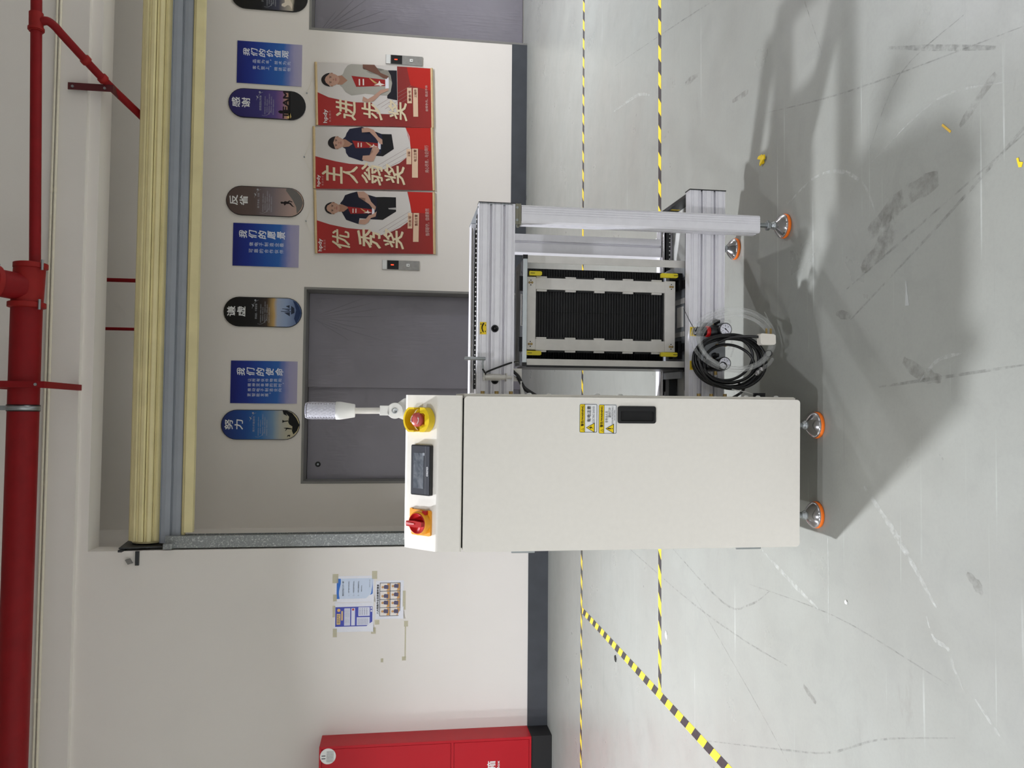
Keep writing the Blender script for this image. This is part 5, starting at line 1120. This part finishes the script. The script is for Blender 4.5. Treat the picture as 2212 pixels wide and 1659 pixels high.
B().cyl((0.484, 0.315, 0.322), (0.484, 0.296, 0.322), 0.011, 18).build('silencer', M_white_pl, T)
B().tube([(0.404, 0.19, 0.245), (0.395, 0.2, 0.19), (0.379, 0.2, 0.135)], 0.0014, 6).build('thin_lead', M_white_pl, T)
B().tube(smooth_path([(0.42, 0.25, 0.22), (0.40, 0.24, 0.20), (0.384, 0.235, 0.178), (0.376, 0.23, 0.172)], 5), 0.0055, 8).build('air_tube', M_hose, T)
B().box(0.376, 0.392, 0.16, 0.20, 0.140, 0.165).build('socket_block', M_black, T)

# ================================================================== the magazine held in the lift
G = thing('board_magazine', (0.675, 0.53, 0.326), 'tall circuit board magazine with black grooved walls and aluminium frame', 'magazine', frame='M')
MX0, MX1, MY0, MY1 = 0.487, 0.867, 0.402, 0.640
tp_ = B().box(MX0, MX1, MY0 + .008, MY1, 0.918, 0.926).build('top_plate', M_darkplate, G, 0.0006)
B().box(MX0 - .002, MX1 + .002, MY0, MY0 + .008, 0.917, 0.932).build('top_edge_bar', M_alu_edge, G, 0.001)
sl = [(0.62, 0.45, .07, .016), (0.56, .56, .05, .012)]
hol = B()
for x, y in ((0.80, 0.43), (0.815, .45), (0.785, .455), (0.80, .475), (0.825, .48), (0.53, 0.43), (0.545, .45), (0.52, .46), (0.555, .475), (0.535, .49)): hol.lathe([(0.005, 0), (0.005, .0006)], (x, y, 0.9261), (0, 0, 1), 10)
hol.box(0.63, 0.735, 0.430, 0.455, 0.9261, 0.9268).box(0.50, 0.515, 0.42, 0.46, .9261, .9268)
hol.build('plate_holes', M_dark_gap, G, kind='stuff')
B().box(0.628, 0.742, 0.452, 0.458, 0.926, 0.931).build('slot_bracket', M_alu_raw, G)
B().box(0.818, MX1, MY0 + .01, MY1, 0.3262, 0.332).box(MX0, 0.532, MY0 + .01, MY1, 0.3262, 0.332).box(0.532, 0.818, 0.60, MY1, 0.3262, 0.332).build('bottom_plate', M_greyplate, G, 0.0006)
for x0, x1 in ((0.768, 0.812), (0.540, 0.582)): B().box(x0, x1, MY0 + .02, 0.60, 0.3385, 0.350).build('bottom_skid', M_black, G, 0.001)
for x0, x1 in ((0.8475, 0.8740), (0.484, 0.506)):
    B().prism([(x0, MY0), (x1, MY0), (x1, MY0 + .020), (x1 - .003, MY0 + .020), (x1 - .003, MY0 + .003), (x0, MY0 + .003)] if x0 > .6 else [(x0, MY0), (x1, MY0), (x1, MY0 + .003), (x0 + .003, MY0 + .003), (x0 + .003, MY0 + .020), (x0, MY0 + .020)], 'z', 0.3265, 0.917).build('upright', M_alu_raw, G)
for x, z in ((0.868, 0.926), (0.486, 0.926)):
    B().box(x - .007, x + .007, MY0 - .004, MY0 + .012, 0.917, 0.934).build('corner_block', M_black, G)
B().box(0.476, 0.484, MY0 + .004, MY1 - .01, 0.327, 0.917).build('side_sheet', M_black, G)
# far wall of ribs, seen past the edges of the near frame
def rack(y, d, x0, x1, z0, z1, name, sgn):
    r = B().box(x0, x1, y, y + d, z0, z1).build(name, M_blackmat, G)
    e = B(); z = z0 + 0.004
    while z < z1 - .006:
        for xa, xb in ((x0 + .002, (x0 + x1) / 2 - .0006), ((x0 + x1) / 2 + .0006, x1 - .002)): e.box(xa, xb, y + (-.0075 if sgn < 0 else d), y + (0 if sgn < 0 else d + .0075), z, z + 0.0058)
        z += 0.010
    e.build('board_grooves', M_blackmat, r, kind='stuff'); return r
rack(0.610, 0.010, 0.512, 0.862, 0.345, 0.905, 'far_rack_wall', -1)
rack(0.452, 0.008, 0.556, 0.800, 0.368, 0.905, 'near_rack_wall', -1)
# near frame: two rails with teeth, head and sill bars
for x0, x1 in ((0.7575, 0.7985), (0.5390, 0.5795)):
    r = B().box(x0, x1, 0.428, 0.440, 0.366, 0.911).build('frame_rail', M_alu_raw, G, 0.001)
    for z0, z1 in ((0.841, 0.879), (0.734, 0.773), (0.627, 0.666), (0.520, 0.559), (0.412, 0.450)):
        B().box(x0 - .0065, x1 + .0065, 0.432, 0.443, z0, z1).build('rail_tooth', M_alu_raw, r, 0.0006)
        B().box(x0 - .006, x1 + .006, 0.436, 0.445, z1 + .004, z1 + 0.062).build('rack_lug', M_blackmat, r)
for z0, z1 in ((0.882, 0.914), (0.363, 0.402)):
    b_ = B().box(0.5400, 0.8010, 0.4235, 0.4285, z0, z1).box(0.5400, 0.8010, 0.4285, 0.440, (z0 if z0 > .5 else z1 - .003), (z0 + .003 if z0 > .5 else z1)).build('cross_bar', M_alu_raw, G, 0.0015)
    zc = (z0 + z1) / 2 + (0.003 if z0 > .5 else -.004)
    for xc in (0.560, 0.780):
        for dz in (-.0045, .0045):
            B().lathe([(0.0042, 0), (0.0042, .002), (0.0022, .0026)], (xc, 0.4235, zc + dz), (0, -1, 0), 10).build('brass_screw', M_brass, b_)
        for dx in (-.0085, .0085):
            B().lathe([(0.0022, 0), (0.0022, .0005)], (xc + dx, 0.4235, zc), (0, -1, 0), 8).build('screw_hole', M_dark_gap, b_)
for x0, x1, z0, z1, up in ((0.8045, 0.8195, 0.863, 0.909, 1), (0.5195, 0.5350, 0.863, 0.917, 1), (0.8120, 0.8275, 0.358, 0.421, 0), (0.5230, 0.5385, 0.358, 0.421, 0)):
    c_ = B().prism([(x0, z0 + .004), (x0 + .003, z0), (x1 - .003, z0), (x1, z0 + .004), (x1, z1 - .002), (x1 - .002, z1), (x0 + .002, z1), (x0, z1 - .002)], 'y', 0.410, 0.424).build('clip', M_yel2, G, 0.001)
    zz = z1 - .012 if up else z0 + .008
    B().box((x0 + x1) / 2 - .001, (x0 + x1) / 2 + .001, .4095, .4101, zz - .008, zz + .008).build('clip_slot', M_blk, c_)
    B().box(x0 - .006, x1 + .004, 0.424, 0.470, (z1 - .006 if up else z0 - .022), (z1 + .006 if up else z0 + .012)).build('clip_block', M_black, G)

# ================================================================== hoses and cables hung under the lower beam
Hh = thing('hose_coil', (0.575, 0.20, 0.085), 'coil of clear air hose with metal plug hanging under the lower beam', 'hose', frame='M')
def loop(cx, cz, rx, rz, y, ph=0.0, tilt=0.0, wob=0.0, n=28, seed=0):
    rnd = random.Random(seed); pts = []; k1, k2 = rnd.uniform(0, 6), rnd.uniform(0, 6)
    for k in range(n):
        a = 2 * PI * k / n; q = 1 + wob * math.sin(2 * a + k1) + wob * .6 * math.sin(3 * a + k2)
        pts.append((cx + rx * q * math.cos(a), y + tilt * math.sin(a + ph) + 0.004 * math.sin(2 * a + k2), cz + rz * q * math.sin(a)))
    return pts
for i, (cx, cz, rx, rz, y) in enumerate(((0.574, 0.232, 0.108, 0.140, 0.205), (0.572, 0.230, 0.101, 0.133, 0.196), (0.568, 0.236, 0.094, 0.128, 0.190), (0.566, 0.226, 0.088, 0.132, 0.199))):
    B().tube(smooth_path(loop(cx, cz, rx, rz, y, i, 0.012, 0.02, 26, i), 3, True), 0.0056, 10, True).build('hose_loop', M_hose, Hh)
B().tube(smooth_path([(0.510, 0.19, 0.100), (0.492, 0.184, 0.115), (0.478, 0.18, 0.136), (0.470, 0.178, 0.150)], 5), 0.0056, 10).build('hose_end', M_hose, Hh)
c0, c1 = Vector((0.474, 0.180, 0.142)), Vector((0.455, 0.170, 0.168)); dq = (c1 - c0).normalized()
B().lathe([(0.0075, 0), (0.0085, .002), (0.0085, .009), (0.0062, .010), (0.0062, .014), (0.0080, .016), (0.0080, .024), (0.0070, .033), (0.0050, .033), (0.0045, .028), (0.0004, .028)], c0, dq, 18).build('metal_plug', M_chrome, Hh)
for p, q_ in (((0.528, 0.195, 0.112), 0.011), ((0.482, 0.19, 0.278), 0.013)):
    B().tube([(p[0] + q_ * math.cos(a), p[1] + .012 * math.sin(a) * .8, p[2] + q_ * .7 * math.sin(a)) for a in [2 * PI * k / 14 for k in range(14)]], 0.0018, 6, True).build('tie', M_tie, Hh)
B().tube([(0.600, 0.215, 0.366), (0.635, 0.22, 0.385), (0.680, 0.235, 0.402)], [0.0016, 0.0013, 0.0008], 6).build('tie_tail', M_tie, Hh)
B().tube(smooth_path([(0.612, 0.19, 0.110), (0.640, 0.185, 0.118), (0.668, 0.18, 0.135)], 4), 0.0018, 6).build('tie_tail', M_hose, Hh)

K = thing('power_cable', (0.51, 0.22, 0.10), 'coil of black power cable with white plug hanging under the lower beam', 'cable', frame='M')
for i, (cx, cz, rx, rz, y) in enumerate(((0.501, 0.234, 0.096, 0.124, 0.228), (0.503, 0.238, 0.089, 0.118, 0.236), (0.500, 0.230, 0.093, 0.115, 0.240), (0.506, 0.240, 0.082, 0.108, 0.230), (0.497, 0.236, 0.086, 0.120, 0.246), (0.512, 0.246, 0.074, 0.094, 0.238), (0.492, 0.240, 0.068, 0.088, 0.232), (0.505, 0.228, 0.091, 0.121, 0.250))):
    B().tube(smooth_path(loop(cx, cz, rx, rz, y, i * 1.3, 0.010, 0.035, 24, 20 + i), 3, True), 0.0050, 8, True).build('cable_loop', M_black, K)
B().tube(smooth_path([(0.565, 0.228, 0.28), (0.582, 0.215, 0.235), (0.585, 0.195, 0.180), (0.583, 0.185, 0.152)], 5), 0.0048, 8).build('cable_lead', M_black, K)
B().tube(smooth_path([(0.425, 0.24, 0.20), (0.412, 0.24, 0.18), (0.396, 0.245, 0.185), (0.384, 0.25, 0.20), (0.376, 0.25, 0.215)], 5), 0.0048, 8).build('cable_lead', M_black, K)
pg = B().prism([(0.556, 0.104), (0.561, 0.099), (0.588, 0.100), (0.592, 0.106), (0.594, 0.150), (0.589, 0.155), (0.560, 0.153), (0.555, 0.147)], 'y', 0.168, 0.196).build('plug_cover', mat('warm_white_plastic', (238, 232, 220), 0.45, vary=0.03), K, 0.005, 3)
for z in (0.112, 0.128): B().box(0.593, 0.612, 0.178, 0.181, z - .0032, z + .0032).build('plug_pin', M_brass, K)
B().tube([(0.494, 0.222, 0.330), (0.476, 0.215, 0.332), (0.470, 0.235, 0.336), (0.49, 0.255, 0.337)], 0.0024, 6, True).build('tie', M_tie, K)
